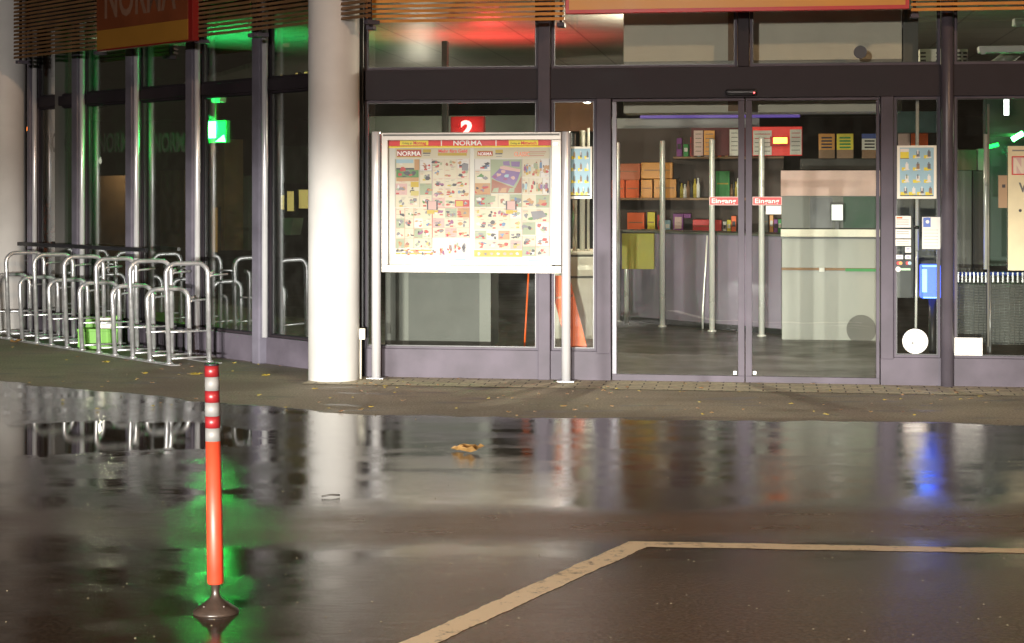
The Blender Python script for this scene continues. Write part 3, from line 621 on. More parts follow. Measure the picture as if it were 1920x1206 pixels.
# ------------------------------------------------------------------ flexible marker post
X0, Y0 = gp(405, 1148)
mp_ = thing('marker_post', 'orange flexible marker post with red and white bands on a black rubber foot', 'marker post', WORLD, X0, Y0)
tilt = (398-405)/508/.80
class Lean(Fr):
    def __init__(s): s.o = Vector((X0, Y0, 0))
    def w(s, u, y, z): return Vector((X0+u+tilt*z*1.0, Y0+y, z))
LN = Lean()
def pz(py): return (1150-py)/508.0
r0, r1 = .0305, .0255
def rad(z): return r0+(r1-r0)*(z-.1)/.82
MB(LN).lathe(0, 0, [(.085, 0), (.084, .008), (.060, .024), (.030, .046), (.016, .062), (.014, .08), (.017, .10), (.026, .118), (.026, .124)], 40).build('rubber_foot', M['rubber'], mp_)
zz = [pz(1094), pz(828)]
MB(LN).lathe(0, 0, [(rad(zz[0])-.003, zz[0]-.004), (rad(zz[0]), zz[0]), (rad(zz[1]), zz[1])], 40).build('tube', M['post'], mp_)
bands = [(828, 803, 'post_white'), (803, 781, 'post_red'), (781, 755, 'post_white'), (755, 733, 'post_red'), (733, 707, 'post_white'), (707, 686, 'post_red')]
for a, b_, k in bands:
    MB(LN).lathe(0, 0, [(rad(pz(a))+.0008, pz(a)+.0003), (rad(pz(b_))+.0008, pz(b_)-.0003)], 40).build('reflective_band', M[k], mp_)
MB(LN).lathe(0, 0, [(rad(.9)+.0015, pz(686)), (rad(.9)+.0015, pz(682.5)), (rad(.9)-.006, pz(682))], 40).build('cap', M['black'], mp_)
for k in range(4):
    a = R(45+90*k); MB(LN).lathe(.052*math.cos(a), .052*math.sin(a), [(.006, .025), (.006, .032), (.004, .034)], 12).build('bolt', M['rubber'], mp_)
# ------------------------------------------------------------------ inside the shop
def px_thing(name, label, cat, px0, py0, px1, py1, y, dep, mat, part='body', fr=A, c=.004, group=None, floor=False):
    a, zt = fr.hit(px0, py0, y); b_, zb = fr.hit(px1, py1, y)
    if floor: zb = .008
    t = thing(name, label, cat, fr, (a+b_)/2, y, zb, group)
    MB(fr).box(a, b_, y, y+dep, zb, zt, c=c).build(part, mat, t)
    return t
def on(t, part, px0, py0, px1, py1, y, mat, fr=A, d=.003, c=0):
    return bx(MB(fr), px0, py0, px1, py1, y-d, y-.0005, c=c, fr=fr).build(part, mat, t)
# white air curtain over the doors (behind the transom)
ac = px_thing('air_curtain', 'long cream air curtain box hanging just inside above the doors', 'air curtain', 1169, 18, 1691, 209, .30, .45, M['cream'])
on(ac, 'side_cap', 1365, 18, 1384, 209, .30, M['wood']); on(ac, 'lower_lip', 1169, 116, 1691, 124, .30, M['grey_lam'], d=.012, c=.003)
MB(A).disc(U(A, 1613, .0), Z(A, 1613, 98), .052, -.014, .012, 36).build('round_vent', M['black'], bld)
sp_ = px_thing('ceiling_panel', 'dark grey service panel beside the air curtain', 'panel', 1693, 18, 1722, 126, .32, .4, M['slate'])
# purple checkout counter, parallel to the wing
CT = Fr((1.25, 20.0, 0), 49.9)
ctr_len = math.hypot(1.60, 1.9)
ct = thing('checkout_counter', 'long purple laminate counter behind four chrome posts inside the doors', 'counter', CT, ctr_len/2, .1)
MB(CT).box(-.25, ctr_len+.0, .08, .62, .075, 1.06, c=.006).build('body', M['purple'], ct)
MB(CT).box(-.23, ctr_len-.02, .12, .6, .010, .074).build('plinth', M['black'], ct)
MB(CT).box(-.26, ctr_len+.01, .06, .64, 1.061, 1.085, c=.004).build('counter_top', M['slate'], ct)
for i, (px, yb_) in enumerate(((1158, 605), (1242, 614), (1335, 623), (1428, 632))):
    s_ = (yb_-HY)/H; x, y = (px-960)/s_, F/s_
    lab = ('tall chrome post at the left door edge', 'tall chrome post, second from the left behind the left door', 'tall chrome post under the left red entrance sticker', 'tall chrome post seen through the right door, under its red entrance sticker')[i]
    t = thing('barrier_post', lab, 'post', WORLD, x, y, 0, 'chrome posts behind the sliding doors')
    MB().lathe(x, y, [(.031, .008), (.031, 2.10), (.024, 2.115)], 24).build('tube', M['chrome'], t)
    MB().lathe(x, y, [(.05, .008), (.05, .02), (.034, .025)], 24).build('foot', M['chrome'], t)
# short chrome gate
s_ = (606-HY)/H; x, y = (1172-960)/s_, F/s_-.25
t = thing('barrier_gate', 'short chrome swing gate bar beside the leftmost tall post', 'gate', WORLD, x, y)
MB().lathe(x, y, [(.028, .008), (.028, .86), (.022, .87)], 20).build('post', M['chrome'], t)
MB().tube([(x, y, .66), (x+.33, y, .66), (x+.42, y, .60), (x+.43, y, .42), (x+.50, y, .34), (x+.80, y, .33), (x+.86, y, .38), (x+.88, y, .95)], .012, 8).build('bar', M['chrome'], t)
for k, px in enumerate((1222, 1274, 1320)):
    s_ = (600+k*9-HY)/H; x, y = (px-960)/s_, F/s_-.05
    t = thing('barrier_hoop', ('thin chrome guide bar between the first two tall posts', 'thin chrome guide bar just right of the second tall post', 'thin chrome guide bar just left of the third tall post')[k], 'guide bar', WORLD, x, y, 0, 'thin chrome guide bars')
    MB().tube([(x+(.03 if k == 2 else 0), y, 1.05), (x+.012, y, .7), (x, y, .55), (x-.02, y, .2), (x-.02, y, .01)], .011, 8).build('bar', M['chrome'], t)
# cabinet at the right of the counter
cb = px_thing('cabinet', 'grey and white checkout cabinet with a small lit screen behind the right door', 'cabinet', 1466, 447, 1650, 643, 4.0, .9, M['grey_lam'])
on(cb, 'top_edge', 1464, 445, 1650, 448.5, 4.0, M['black'], d=.02)
on(cb, 'bumper_rail', 1465, 502, 1650, 508, 4.0, M['wood'], d=.03, c=.005); on(cb, 'green_rail', 1585, 503.5, 1646, 509.5, 3.96, M['green'], d=.01); on(cb, 'rail_clip', 1536, 502, 1546, 510, 3.95, M['white'], d=.03, c=.002)
on(cb, 'low_panel', 1464, 430, 1650, 444.5, 4.0, M['cream']); MB(A).box(U(A, 1468, 4.1), U(A, 1648, 4.1), 4.1, 4.8, .011, .08).build('plinth', M['black'], cb)
for k in range(5): a = U(A, 1478+k*38, 4.05); MB(A).lathe(a, 4.05, [(.025, .009), (.02, .05), (.03, .09)], 14).build('foot', M['chrome'], cb)
sc = px_thing('partition_screen', 'grey partition with pale pink top board above the cabinet', 'partition', 1465, 320, 1650, 429, 4.25, .03, M['slate'])
on(sc, 'top_board', 1464, 320, 1651, 367.5, 4.25, M['pink'], d=.012, c=.003); on(sc, 'green_board', 1581, 369, 1650, 428, 4.25, pm('deep_green', (.012, .06, .03), .5)); on(sc, 'dark_opening', 1519, 370, 1561, 428, 4.25, M['black'])
t = px_thing('till_screen', 'small lit till screen standing on the cabinet', 'screen', 1557, 381, 1582, 416, 4.10, .03, M['black']); on(t, 'display', 1559.5, 384, 1580, 413, 4.10, M['em_screen'])
MB(A).box(U(A, 1566, 4.12), U(A, 1573, 4.12), 4.11, 4.13, 1.03, Z(A, 1570, 415, 4.1)).build('stand', M['black'], t)
# shelves and goods behind the counter
yS_ = 7.6
sh = thing('shelf_unit', 'wooden goods shelf behind the counter carrying cartons', 'shelf', A, U(A, 1280, yS_), yS_)
zsh = Z(A, 1280, 371, yS_); zs2 = Z(A, 1280, 438, yS_)
for zz_ in (zsh, zs2): MB(A).box(U(A, 1120, yS_), U(A, 1470, yS_), yS_, yS_+.5, zz_-.03, zz_, c=.004).build('shelf_board', M['wood'], sh)
MB(A).box(U(A, 1120, yS_), U(A, 1470, yS_), yS_+.505, yS_+.53, .01, 2.35).build('back_panel', pm('shelf_back', (.07, .045, .035), .6), sh)
for px in (1120, 1296, 1468): MB(A).box(U(A, px, yS_), U(A, px+5, yS_), yS_+.001, yS_+.5, .01, zs2-.031).build('upright', M['slate'], sh)
for i, (x0, y0_, x1, y1_, mt, nm, lab) in enumerate((
    (1146, 338, 1171, 371, 'orange', 'carton', 'orange carton at the left end of the upper shelf'),
    (1173, 338, 1198, 371, 'orange', 'carton', 'orange carton second on the upper shelf'),
    (1202, 337, 1223, 371, 'sign_yellow', 'carton', 'amber carton in the middle of the upper shelf'),
    (1226, 336, 1268, 371, 'sign_yellow', 'carton', 'wide amber carton at the right of the orange row'),
    (1148, 307, 1200, 337.5, 'sign_orange', 'carton', 'deep orange carton on top of the left cartons'),
    (1202, 305, 1261, 335, 'sign_yellow', 'carton', 'long amber carton on top of the right cartons'),
    (1176, 399, 1208, 437.5, 'orange', 'carton', 'orange carton on the lower shelf'),
    (1214, 398, 1228, 437.5, 'yellow', 'packet', 'yellow packet beside the lower orange carton'),
    (1262, 401, 1281, 437.5, 'violet', 'packet', 'violet packet on the lower shelf'),
    (1282, 401, 1295, 409, 'violet', 'packet', 'small violet packet top beside the violet packet'),
    (1299, 412, 1334, 437.5, 'red', 'carton', 'red carton on the lower shelf'),
    (1337, 413, 1353, 437.5, 'red', 'carton', 'narrow red carton right of the larger red carton'),
    (1342, 321, 1368, 370.5, 'green', 'carton', 'green carton on the upper shelf left of the door stile'),
    (1424, 396, 1440, 437.5, 'slate', 'packet', 'grey packet near the right end of the lower shelf'))):
    q = px_thing(nm, lab, 'box', x0, y0_, x1, y1_, yS_+.03+(i % 3)*.02, .3, M[mt], group='cartons on the shop shelves')
    yy = yS_+.03+(i % 3)*.02
    if y1_-y0_ > 25: on(q, 'tape', x0+(x1-x0)*.1, y0_+(y1_-y0_)*.45, x1-(x1-x0)*.1, y0_+(y1_-y0_)*.5, yy, M['wood' if mt != 'green' else 'leafy'])
    if x0 == 1262: on(q, 'print', x0+3, y0_+6, x1-3, y0_+28, yy, M['pink'])
PK_ = [('red', 'red'), ('yellow', 'yellow'), ('violet', 'violet'), ('ltblue', 'pale blue'), ('orange', 'orange'), ('green', 'green'), ('paper', 'white'), ('sign_yellow', 'amber')]
for j, (zb_, rowname) in enumerate(((zs2, 'lower shelf'), (zsh+.52, 'top shelf'))):
    if j: MB(A).box(U(A, 1262, yS_), U(A, 1470, yS_), yS_+.02, yS_+.5, zb_-.03, zb_-.002, c=.004).build('shelf_board', M['wood'], sh)
    for i in range(8):
        px = (1232, 1246, 1355, 1363, 1371, 1443, 1451, 1459)[i] if j == 0 else 1268+i*13
        w_ = (11, 10, 7, 7, 9, 7, 7, 6)[i]*(1 if j == 0 else .9); h = random.uniform(.14, .25); mt, cn = PK_[(i*3+j*2) % 8]
        a, b_ = U(A, px, yS_), U(A, px+w_, yS_); t = thing('packet', '%s packet, %s from the left among the small packets on the %s' % (cn, ('first', 'second', 'third', 'fourth', 'fifth', 'sixth', 'seventh', 'last')[i], rowname), 'packet', A, (a+b_)/2, yS_+.09, zb_, 'small packets on the shop shelf')
        MB(A).box(a, b_, yS_+.09, yS_+.2, zb_, zb_+h, c=.003).build('carton', M[mt], t)
        MB(A).box(a+(b_-a)*.15, b_-(b_-a)*.15, yS_+.086, yS_+.089, zb_+h*.4, zb_+h*.7).build('print', M['paper' if i % 2 else 'ink'], t)
for i in range(11):
    px = 1272+i*6.2 if i < 7 else 1372+(i-7)*4; u = U(A, px, yS_+.1); h = random.uniform(.17, .27)
    z0 = zsh; b = MB(A).lathe(u, yS_+.1, [(.024, z0), (.026, z0+h*.6), (.011, z0+h*.8), (.011, z0+h)], 14).build('bottle', [M['dark'], M['wood'], M['white'], M['leafy']][(i*7) % 4])
    tag(b, ('%s bottle, %s on the upper shelf, %s in its row' % (('dark', 'brown', 'white', 'ochre')[(i*7) % 4], 'left of the green carton' if i < 7 else 'right of the green carton', ('first','second','third','fourth','fifth','sixth','seventh','first','second','third','last')[i])), 'bottle', 'bottles on the upper shelf')
dp = px_thing('yellow_reflection', 'dull yellow reflection drawn as a box at the counter end', 'box', 1166, 438, 1226, 505, 5.2, .15, pm('dull_yellow', (.50, .47, .06), .5))  # yellow reflection at the counter, built as a solid box
# hanging papers and red counter board
yr = 6.5
bo = px_thing('hanging_board', 'dark red board hanging over the shelf', 'board', 1296, 240, 1410, 292, yr+.05, .03, pm('maroon', (.12, .02, .025), .6))
b2 = px_thing('hanging_board', 'bright red lit board with paper notices right of the door stile', 'board', 1411, 238, 1504, 292, yr+.05, .03, M['em_red_soft'])
for x0, x1, y0_, y1_, mt, lab in ((1301, 1318, 245, 292, 'pink', 'pale pink paper hanging left of the amber paper'), (1320, 1340, 245, 291, 'sign_yellow', 'amber paper with dark lines hanging above the cartons'),
                            (1368, 1386, 243, 292, 'paper', 'pale paper hanging just left of the door stile'), (1412, 1447, 245, 291, 'paper', 'white paper with red numerals on the red board'), (1481, 1503, 243, 290, 'paper', 'white paper with red mark at the right end of the red board')):
    q = px_thing('paper_notice', lab, 'notice', x0, y0_, x1, y1_, yr, .004, M[mt], 'sheet', c=0, group='papers hanging above the shelves')
    for k in range(5): on(q, 'printed_line', x0+3, y0_+6+k*8, x1-3, y0_+7.2+k*8, yr, M['red' if x0 > 1400 and k < 2 else 'slate'])
q = px_thing('number_lamp', 'glowing orange-red lane number lamp on the red board', 'lamp', 1444, 256, 1478, 274, yr-.1, .08, M['red']); on(q, 'lit_face', 1450, 258, 1476, 269, yr-.1, M['em_orange'])
# blue-violet light strip and hanging beams at the back
q = px_thing('ceiling_beam', 'grey beam under the violet strip, far inside', 'beam', 1146, 222, 1424, 243, 9.0, .3, M['grey_lam'])
q = px_thing('light_strip', 'blue violet strip under the air curtain, far inside', 'strip', 1200, 209, 1500, 220, 8.8, .1, M['em_violet'])
q = px_thing('ceiling_beam', 'grey hanging beam behind the top edge of the notice board', 'beam', 680, 218, 1118, 247, 10, .3, M['slate'])
q = px_thing('ceiling_beam', 'short brown wall section left of the door jamb, far inside', 'beam', 1022, 192, 1117, 246, 9.7, .25, pm('brown_panel', (.30, .13, .06), .6))
# price cards over the cabinet
for i, (x0, x1, mt, lab) in enumerate(((1535, 1565, 'sign_yellow', 'yellow card with black print, left of the pair above the cabinet'), (1569, 1600, 'yellow', 'yellow card with green line, right of the pair above the cabinet'), (1616, 1645, 'paper', 'white card with blue top above the cabinet'), (1684, 1706, 'pink', 'pale pink card in the narrow window, above the framed poster'), (1708, 1740, 'orange', 'plain orange card in the narrow window, above the framed poster'))):
    q = px_thing('price_card', lab, 'card', x0, 251, x1, 297, 6.0, .01, M[mt], 'sheet', c=0, group='price cards hanging over the tills')
    if i < 3:
        for k in range(4): on(q, 'printed_line', x0+5, 257+k*6, x1-5, 260+k*6, 6.0, M['ink'] if i != 1 else M['green'])
        on(q, 'lower_band', x0, 281, x1, 297, 6.0, M['wood']);
    if i == 2: on(q, 'blue_band', x0, 251, x1, 260, 6.0, M['blue'], d=.005)
q = px_thing('card_rail', 'dark rail carrying the price cards', 'rail', 1500, 297.5, 1760, 318, 6.05, .08, M['dark'])
q = px_thing('wall_cupboard', 'dark teal curved cupboard high behind the narrow window', 'cupboard', 1672, 209, 1765, 249, 5.2, .4, pm('teal', (.05, .10, .11), .25))
# things behind the notice board
q = px_thing('display_desk', 'large grey panel desk low behind the notice board', 'desk', 722, 470, 920, 650, .55, .45, M['desk']); on(q, 'edge_strip', 755, 470, 766, 650, .55, M['slate']); on(q, 'side_panel', 899, 470, 920, 650, .55, M['slate'])
uc = U(A, 1082, 1.35); q = thing('round_stand', 'cream round stand behind the narrow pane left of the doors', 'display stand', A, uc, 1.35)
MB(A).lathe(uc, 1.35, [(.30, .09), (.30, 1.0), (.27, 1.02)], 40).build('drum', M['cream'], q); MB(A).lathe(uc, 1.35, [(.28, .010), (.28, .089)], 40).build('plinth', M['black'], q)
for z_ in (.78, .97): MB(A).lathe(uc, 1.35, [(.305, z_), (.305, z_+.02)], 40).build('band', M['slate'], q)
for k, (px, p0, p1) in enumerate(((1078, 375, 470), (1092, 245, 480), (1103, 240, 480))):
    u = U(A, px, 1.2); z0_, z1_ = Z(A, px, p1, 1.2), Z(A, px, p0, 1.2)
    t = thing('display_rod', ('short chrome rod under the left blue poster', 'cream rod behind the left blue poster', 'thin cream rod at the door jamb side of the left blue poster')[k], 'rod', A, u, 1.2, z0_, 'rods on the round stand')
    MB(A).lathe(u, 1.2, [((.02, .024, .012)[k], 1.021), ((.02, .024, .012)[k], z1_)], 16).build('rod', M['chrome' if k == 0 else 'cream'], t)
# orange folding board
q = thing('folding_board', 'orange folding board leaning behind the right post of the notice board', 'board', A, U(A, 1062, .16), .16)
P_ = [A.hit(px, py, .16) for px, py in ((1063, 652), (1101, 652), (1085, 590), (1067, 517), (1036, 517), (1040, 565))]
MB(A).prism([(u, max(z, .012)) for u, z in P_], .16, .18).build('board', M['orange'], q)
P_ = [A.hit(px, py, .15) for px, py in ((1036, 562), (1076, 556), (1074, 552), (1036, 558))]; MB(A).prism(P_, .145, .159).build('clip', M['sign_orange'], q)
u0, z0_ = A.hit(981, 650, .5); u1, z1_ = A.hit(990, 500, .5); q = thing('leaning_stick', 'thin orange stick leaning behind the window under the notice board', 'stick', A, u0, .5)
MB(A).tube([(u0, .5, .012), (u1, .55, z1_)], .008, 8).build('stick', M['orange'], q)
# number lamp "2"
yn = 2.0
un, zn = A.hit(876, 240, yn)
q = thing('lane_number_lamp', 'glowing red number 2 lane lamp peeping over the notice board', 'lamp', A, un, yn, zn-.15)
MB(A).box(un-.16, un+.16, yn, yn+.10, zn-.16, zn+.11, c=.01).build('housing', pm('lamp_red_housing', (.14, .012, .012), .5, emit=(1, .03, .04), es=.07), q)
a, b_ = U(A, 864, yn), U(A, 887, yn); text('2', A, a, Z(A, 875, 254, yn), yn-.004, Z(A, 875, 226, yn)-Z(A, 875, 254, yn), M['em_num'], q, width=b_-a, bold=.05, name='numeral')
p = A.w(un, yn-.12, zn+.45); p = p + Vector((.2, 1.7, -.25)); spot('lane_lamp_light', p, p+Vector((.1, -.2, 3)), 110, (1, .05, .05), 150, .5, .06)
p = A.w(un, yn-.2, zn); point('lane_lamp_light', p, 8, (1, .05, .05), .05)
# exit sign in the wing
GR = Fr((-3.06, 17.5, 0), 30)
ug, zg = GR.hit(400, 240, 0)
q = thing('exit_sign', 'bright green and white emergency exit sign hanging behind the left wing glass', 'exit sign', GR, ug, 0, zg-.1)
a, b_ = U(GR, 391), U(GR, 424)
MB(GR).box(a, b_, 0, .06, Z(GR, 405, 268), Z(GR, 405, 226), c=.004).build('housing', M['em_green_dim'], q)
MB(GR).box(U(GR, 391.5), U(GR, 405), -.006, -.001, Z(GR, 400, 259), Z(GR, 400, 228)).build('white_face', M['em_white_g'], q)
MB(GR).prism([GR.hit(404, 266), GR.hit(423, 266), GR.hit(420, 253)], -.006, -.001).build('arrow', M['em_white_g'], q)
MB(GR).box(U(GR, 396), U(GR, 412), .0, .10, Z(GR, 400, 192), Z(GR, 400, 177), c=.004).build('mount', M['white'], q)
MB(GR).tube([(U(GR, 401), .03, Z(GR, 400, 226)), (U(GR, 401), .03, Z(GR, 400, 192))], .006, 8).build('stem', M['wood'], q)
p = GR.w(ug+.05, .3, zg+.25); spot('exit_sign_light', p, p+Vector((.6, .3, 3)), 105, (.04, 1, .25), 150, .5, .06)

point('exit_sign_light', GR.w(ug, -.14, zg), 70, (.02, 1, .14), .13)
# reflections in the wing glass, built as added glowing panels
for k, (x0, y0_, x1, y1_) in enumerate(((526, 365, 533, 394), (538, 358, 551, 397), (560, 355, 580, 392))):
    q = px_thing('reflected_glow', ('narrow warm reflected glow, leftmost of three beside the white column', 'middle warm reflected glow of three beside the white column', 'largest warm reflected glow, hard against the white column')[k], 'lamp', x0, y0_, x1, y1_, 3.2, .05, M['frame_dark'], fr=B, group='warm reflected glows in the wing'); on(q, 'lit_face', x0+.5, y0_+1, x1-.5, y1_-1, 3.2, M['em_warm'], fr=B)
for k, (x0, y0_, x1, y1_) in enumerate(((398, 388, 408, 474), (397, 272, 404, 285), (482, 425, 485, 440))):  # amber reflections in the glass, drawn as glowing strips
    q = px_thing('reflected_glow', ('tall dim amber reflected glow under the exit sign', 'small amber reflected glow right below the exit sign', 'faint amber reflected glow left of the fifth wing mullion')[k], 'lamp', x0, y0_, x1, y1_, 3.1, .05, M['frame_dark'], fr=B, group='warm reflected glows in the wing'); on(q, 'lit_face', x0+.5, y0_+1, x1-.5, y1_-1, 3.1, M['em_amber'], fr=B)
P_ = [B.hit(px, py, 3.0) for px, py in ((534, 441), (544, 441), (550, 409), (527, 409))]
q = thing('hanging_lampshade', 'pale tapering lampshade under the warm reflected glows', 'lampshade', B, P_[0][0], 3.0, P_[0][1]); MB(B).prism(P_, 3.0, 3.15).build('shade', M['grey_lam'], q)
for k, (x0, y0_, x1, y1_) in enumerate(((524, 140, 530, 148), (553, 136, 559, 149), (569, 134, 577, 149))):  # small warm reflections in the top pane, drawn as glowing panels
    q = px_thing('reflected_glow', ('tiny warm reflected glow, leftmost in the top pane beside the white column', 'tiny warm reflected glow, middle one in the top pane beside the white column', 'tiny warm reflected glow in the top pane hard against the white column')[k], 'lamp', x0, y0_, x1, y1_, 3.2, .05, M['frame_dark'], fr=B, group='warm reflected glows in the wing'); on(q, 'lit_face', x0+1, y0_+1, x1-1, y1_-3, 3.2, M['em_warm'], fr=B)
# interior partitions seen dimly through the wing
for k, (x0, x1, y0_, y1_, mt) in enumerate(((395, 420, 262, 470, 'wood'), (425, 465, 330, 470, 'slate'), (300, 345, 320, 520, 'wood'), (500, 575, 275, 345, 'dark'), (180, 240, 330, 520, 'wood'))):
    px_thing('shelf_partition', ('narrow brown partition under the exit sign', 'grey partition right of the exit sign', 'brown partition in the third wing window', 'dark board above the warm reflected glows', 'brown partition in the second wing window')[k], 'partition', x0, y0_, x1, y1_, 3.6+.3*k, .3, M[mt], fr=B)
# poster and stickers on the narrow right window
def stuck(name, label, cat, x0, y0_, x1, y1_, mat, fr=A, y=-.002, group=None):
    a, zt = fr.hit(x0, y0_, y); b_, zb = fr.hit(x1, y1_, y); t = thing(name, label, cat, fr, (a+b_)/2, y, zb, group)
    MB(fr).box(a, b_, y-.004, y, zb, zt).build('sheet', mat, t); return t
def poster(x0, y0_, x1, y1_, label, full, y=-.004, group='blue product posters'):
    t = thing('framed_poster', label, 'poster', A, U(A, (x0+x1)/2, y), y, Z(A, x0, y1_, y), group)
    bx(MB(A), x0, y0_, x1, y1_, y-.012, y, c=.002).build('frame', M['cream'], t)
    m = MB(A); q0 = y-.013
    def r_(a0, b0, a1, b1, d, mi):
        w, h = x1-x0, y1_-y0_; a, zt = A.hit(x0+w*a0, y0_+h*b0, q0); b_, zb = A.hit(x0+w*a1, y0_+h*b1, q0); yy = q0-.0006*d
        m.add([(a, yy, zb), (b_, yy, zb), (b_, yy, zt), (a, yy, zt)], [(0, 1, 2, 3)], mi)
    r_(.07, .04, .93, .95, 1, 0)
    if full: r_(.08, .06, .30, .12, 2, 4); r_(.08, .12, .30, .24, 2, 1); r_(.08, .24, .30, .25, 3, 5)
    for j in range(4):
        for i in range(4 if j == 3 else 3):
            if j == 0 and i == 0 and full: continue
            nx = 4 if j == 3 else 3; cx_ = .08+.84*(i+.5)/nx; cy = .15+.23*j+.03
            r_(cx_-.10, cy+.00, cx_+.02, cy+.06, 2, 1); r_(cx_-.01, cy-.07, cx_+.07, cy+.05, 3, random.choice([2, 3, 4, 6, 3, 4]))
            r_(cx_-.05, cy+.03, cx_+.09, cy+.05, 3.5, random.choice([1, 4])); r_(cx_+.01, cy-.1, cx_+.04, cy-.02, 3.2, random.choice([2, 3, 4]))
    r_(.08, .93, .92, .95, 2, 5)
    m.build('print', [M['ltblue'], M['yellow'], PM[SG], PM[GY], M['paper'], M['ink'], PM[TN]], t)
    return t
poster(1682, 273, 1756, 373, 'framed light blue product poster hanging in the window right of the doors', True)
poster(1066, 275, 1110, 373, 'light blue product poster in the window left of the doors', False)
u = U(A, 1720, -.02)
t = thing('hanging_rod', 'thin chrome rod running above and below the right blue poster', 'rod', A, u, .10, .008)
MB(A).tube([(U(A, 1720, .10), .10, Z(A, 1720, 188, .10)), (U(A, 1719, .10), .10, Z(A, 1719, 470, .10))], .014, 12).build('rod', M['chrome'], t)
MB(A).tube([(U(A, 1719, .10), .10, Z(A, 1719, 470, .10)-.002), (U(A, 1717, .10), .10, .4)], .010, 12).build('lower_rod', M['chrome'], t)
MB(A).lathe(U(A, 1719, .10), .10, [(.02, Z(A, 1719, 430)), (.02, Z(A, 1719, 424))], 16).build('collar', M['black'], t)
u, z = A.hit(1716, 640, -.004); t = thing('round_sticker', 'round white sticker with thin orange ring low on the window right of the doors', 'sticker', A, u, -.004, z-.1)
MB(A).disc(u, z, .100, -.008, -.003, 44).build('disc', M['white'], t)
ring = MB(A); n = 44
vs = []; 
for k in range(n):
    a = 2*math.pi*k/n
    for r in (.078, .082): vs.append((u+r*math.cos(a), -.0085, z+r*math.sin(a)))
ring.add(vs, [(2*k, 2*k+1, (2*k+3) % (2*n), (2*k+2) % (2*n)) for k in range(n)]); ring.build('ring', M['orange'], t)
MB(A).box(u-.03, u-.012, -.0095, -.0083, z-.02, z-.008).build('mark', M['ink'], t)
for k, (y0_, y1_) in enumerate(((405, 427), (430, 447), (449, 461))):
    t = stuck('paper_sticker', ('topmost white notice sticker with orange heading on the narrow right window', 'middle white notice sticker on the narrow right window', 'lowest small white notice sticker on the narrow right window')[k], 'sticker', 1679, y0_, 1708, y1_, M['paper'], group='white notices on the right window')
    if k == 0: on(t, 'heading', 1681, 407, 1692, 410, -.006, M['orange'])
    for j in range(3 if k == 0 else 2): on(t, 'printed_line', 1681, y0_+7+j*4-3*(k > 0), 1704, y0_+8+j*4-3*(k > 0), -.006, M['slate'])
for x0, y0_, x1, y1_, mt, lab in ((1697, 463, 1708, 474, 'paper', 'small square white sticker above the card logos'), (1680, 478, 1693, 486, 'paper', 'small white card logo sticker above the left red and orange one'), (1697, 478, 1708, 486, 'paper', 'small white card logo sticker above the right one')):
    t = stuck('card_sticker', lab, 'sticker', x0, y0_, x1, y1_, M[mt], group='payment card stickers'); on(t, 'print', x0+2, y0_+3, x1-2, y0_+5, -.006, M['blue'])
for x0, c1_, c2_, lab in ((1680, 'red', 'sign_yellow', 'payment sticker with red and orange circles, left one'), (1697, 'red', 'ltblue', 'payment sticker with red and blue circles, right one')):
    t = stuck('card_sticker', lab, 'sticker', x0, 489, x0+13, 498, M['ink'], group='payment card stickers')
    for dx, c_, d_ in ((4.5, c1_, .008), (8.5, c2_, .0088)): u, z = A.hit(x0+dx, 493.5, -.006); MB(A).disc(u, z, .014, -d_, -d_+.0006, 20).build('circle', M[c_], t)
t = stuck('logo_sticker', 'small pale green key shaped sticker under the payment stickers', 'sticker', 1680, 503, 1707, 507, pm('mint', (.45, .75, .45), .5)); u, z = A.hit(1684, 505, -.006); MB(A).disc(u, z, .021, -.007, -.0065, 20).build('circle', M['paper'], t)
t = stuck('paper_sticker', 'pale notice with a blue square logo on the right half of the narrow window', 'sticker', 1729, 407, 1763, 467, M['paper']); on(t, 'logo', 1731, 408, 1745, 426, -.006, pm('logo_blue', (.03, .10, .45), .4)); u, z = A.hit(1739, 416, -.0095); MB(A).disc(u, z, .014, -.0105, -.0098, 16).build('logo_mark', M['white'], t)
for j in range(6): on(t, 'printed_line', 1733, 431+j*6, 1759, 431.8+j*6, -.006, M['grey_lam'])
stuck('paper_sticker', 'blank white sign low on the right window beside the round post', 'sticker', 1789.5, 633, 1842, 667, M['white'], y=-.012)
# entrance stickers
for k, (x0, x1) in enumerate(((1330, 1385), (1411, 1466))):
    t = stuck('entrance_sticker', ('red entrance sticker with white lettering on the left door', 'red entrance sticker with white lettering on the right door')[k], 'sticker', x0, 369, x1, 385, M['red'], y=.008, group='red entrance stickers')
    f_ = MB(A)
    for q_ in ((x0, 369, x1, 370.2), (x0, 383.8, x1, 385), (x0, 370.2, x0+1.2, 383.8), (x1-1.2, 370.2, x1, 383.8)): bx(f_, *q_, .0025, .0035)
    f_.build('border', M['pink'], t)
    T('Eingang', x0+4.5, 372, x1-5, 381, .002, M['white'], t, .02)
stuck('paper_sticker', 'small white label under the right entrance sticker', 'sticker', 1436, 386, 1465, 402, M['paper'], y=.008)
u, z = A.hit(1615, 618, 3.985); t = thing('shadow_disc', 'round dark grey plate standing for a cast shadow low on the front of the checkout cabinet', 'patch', A, u, 3.985, z-.15)  # a sticker's cast shadow, drawn as a dark disc on the cabinet
MB(A).disc(u, z, .150, 3.985, 3.9985, 40).build('disc', pm('shadow_grey', (.10, .095, .08), .5), t)
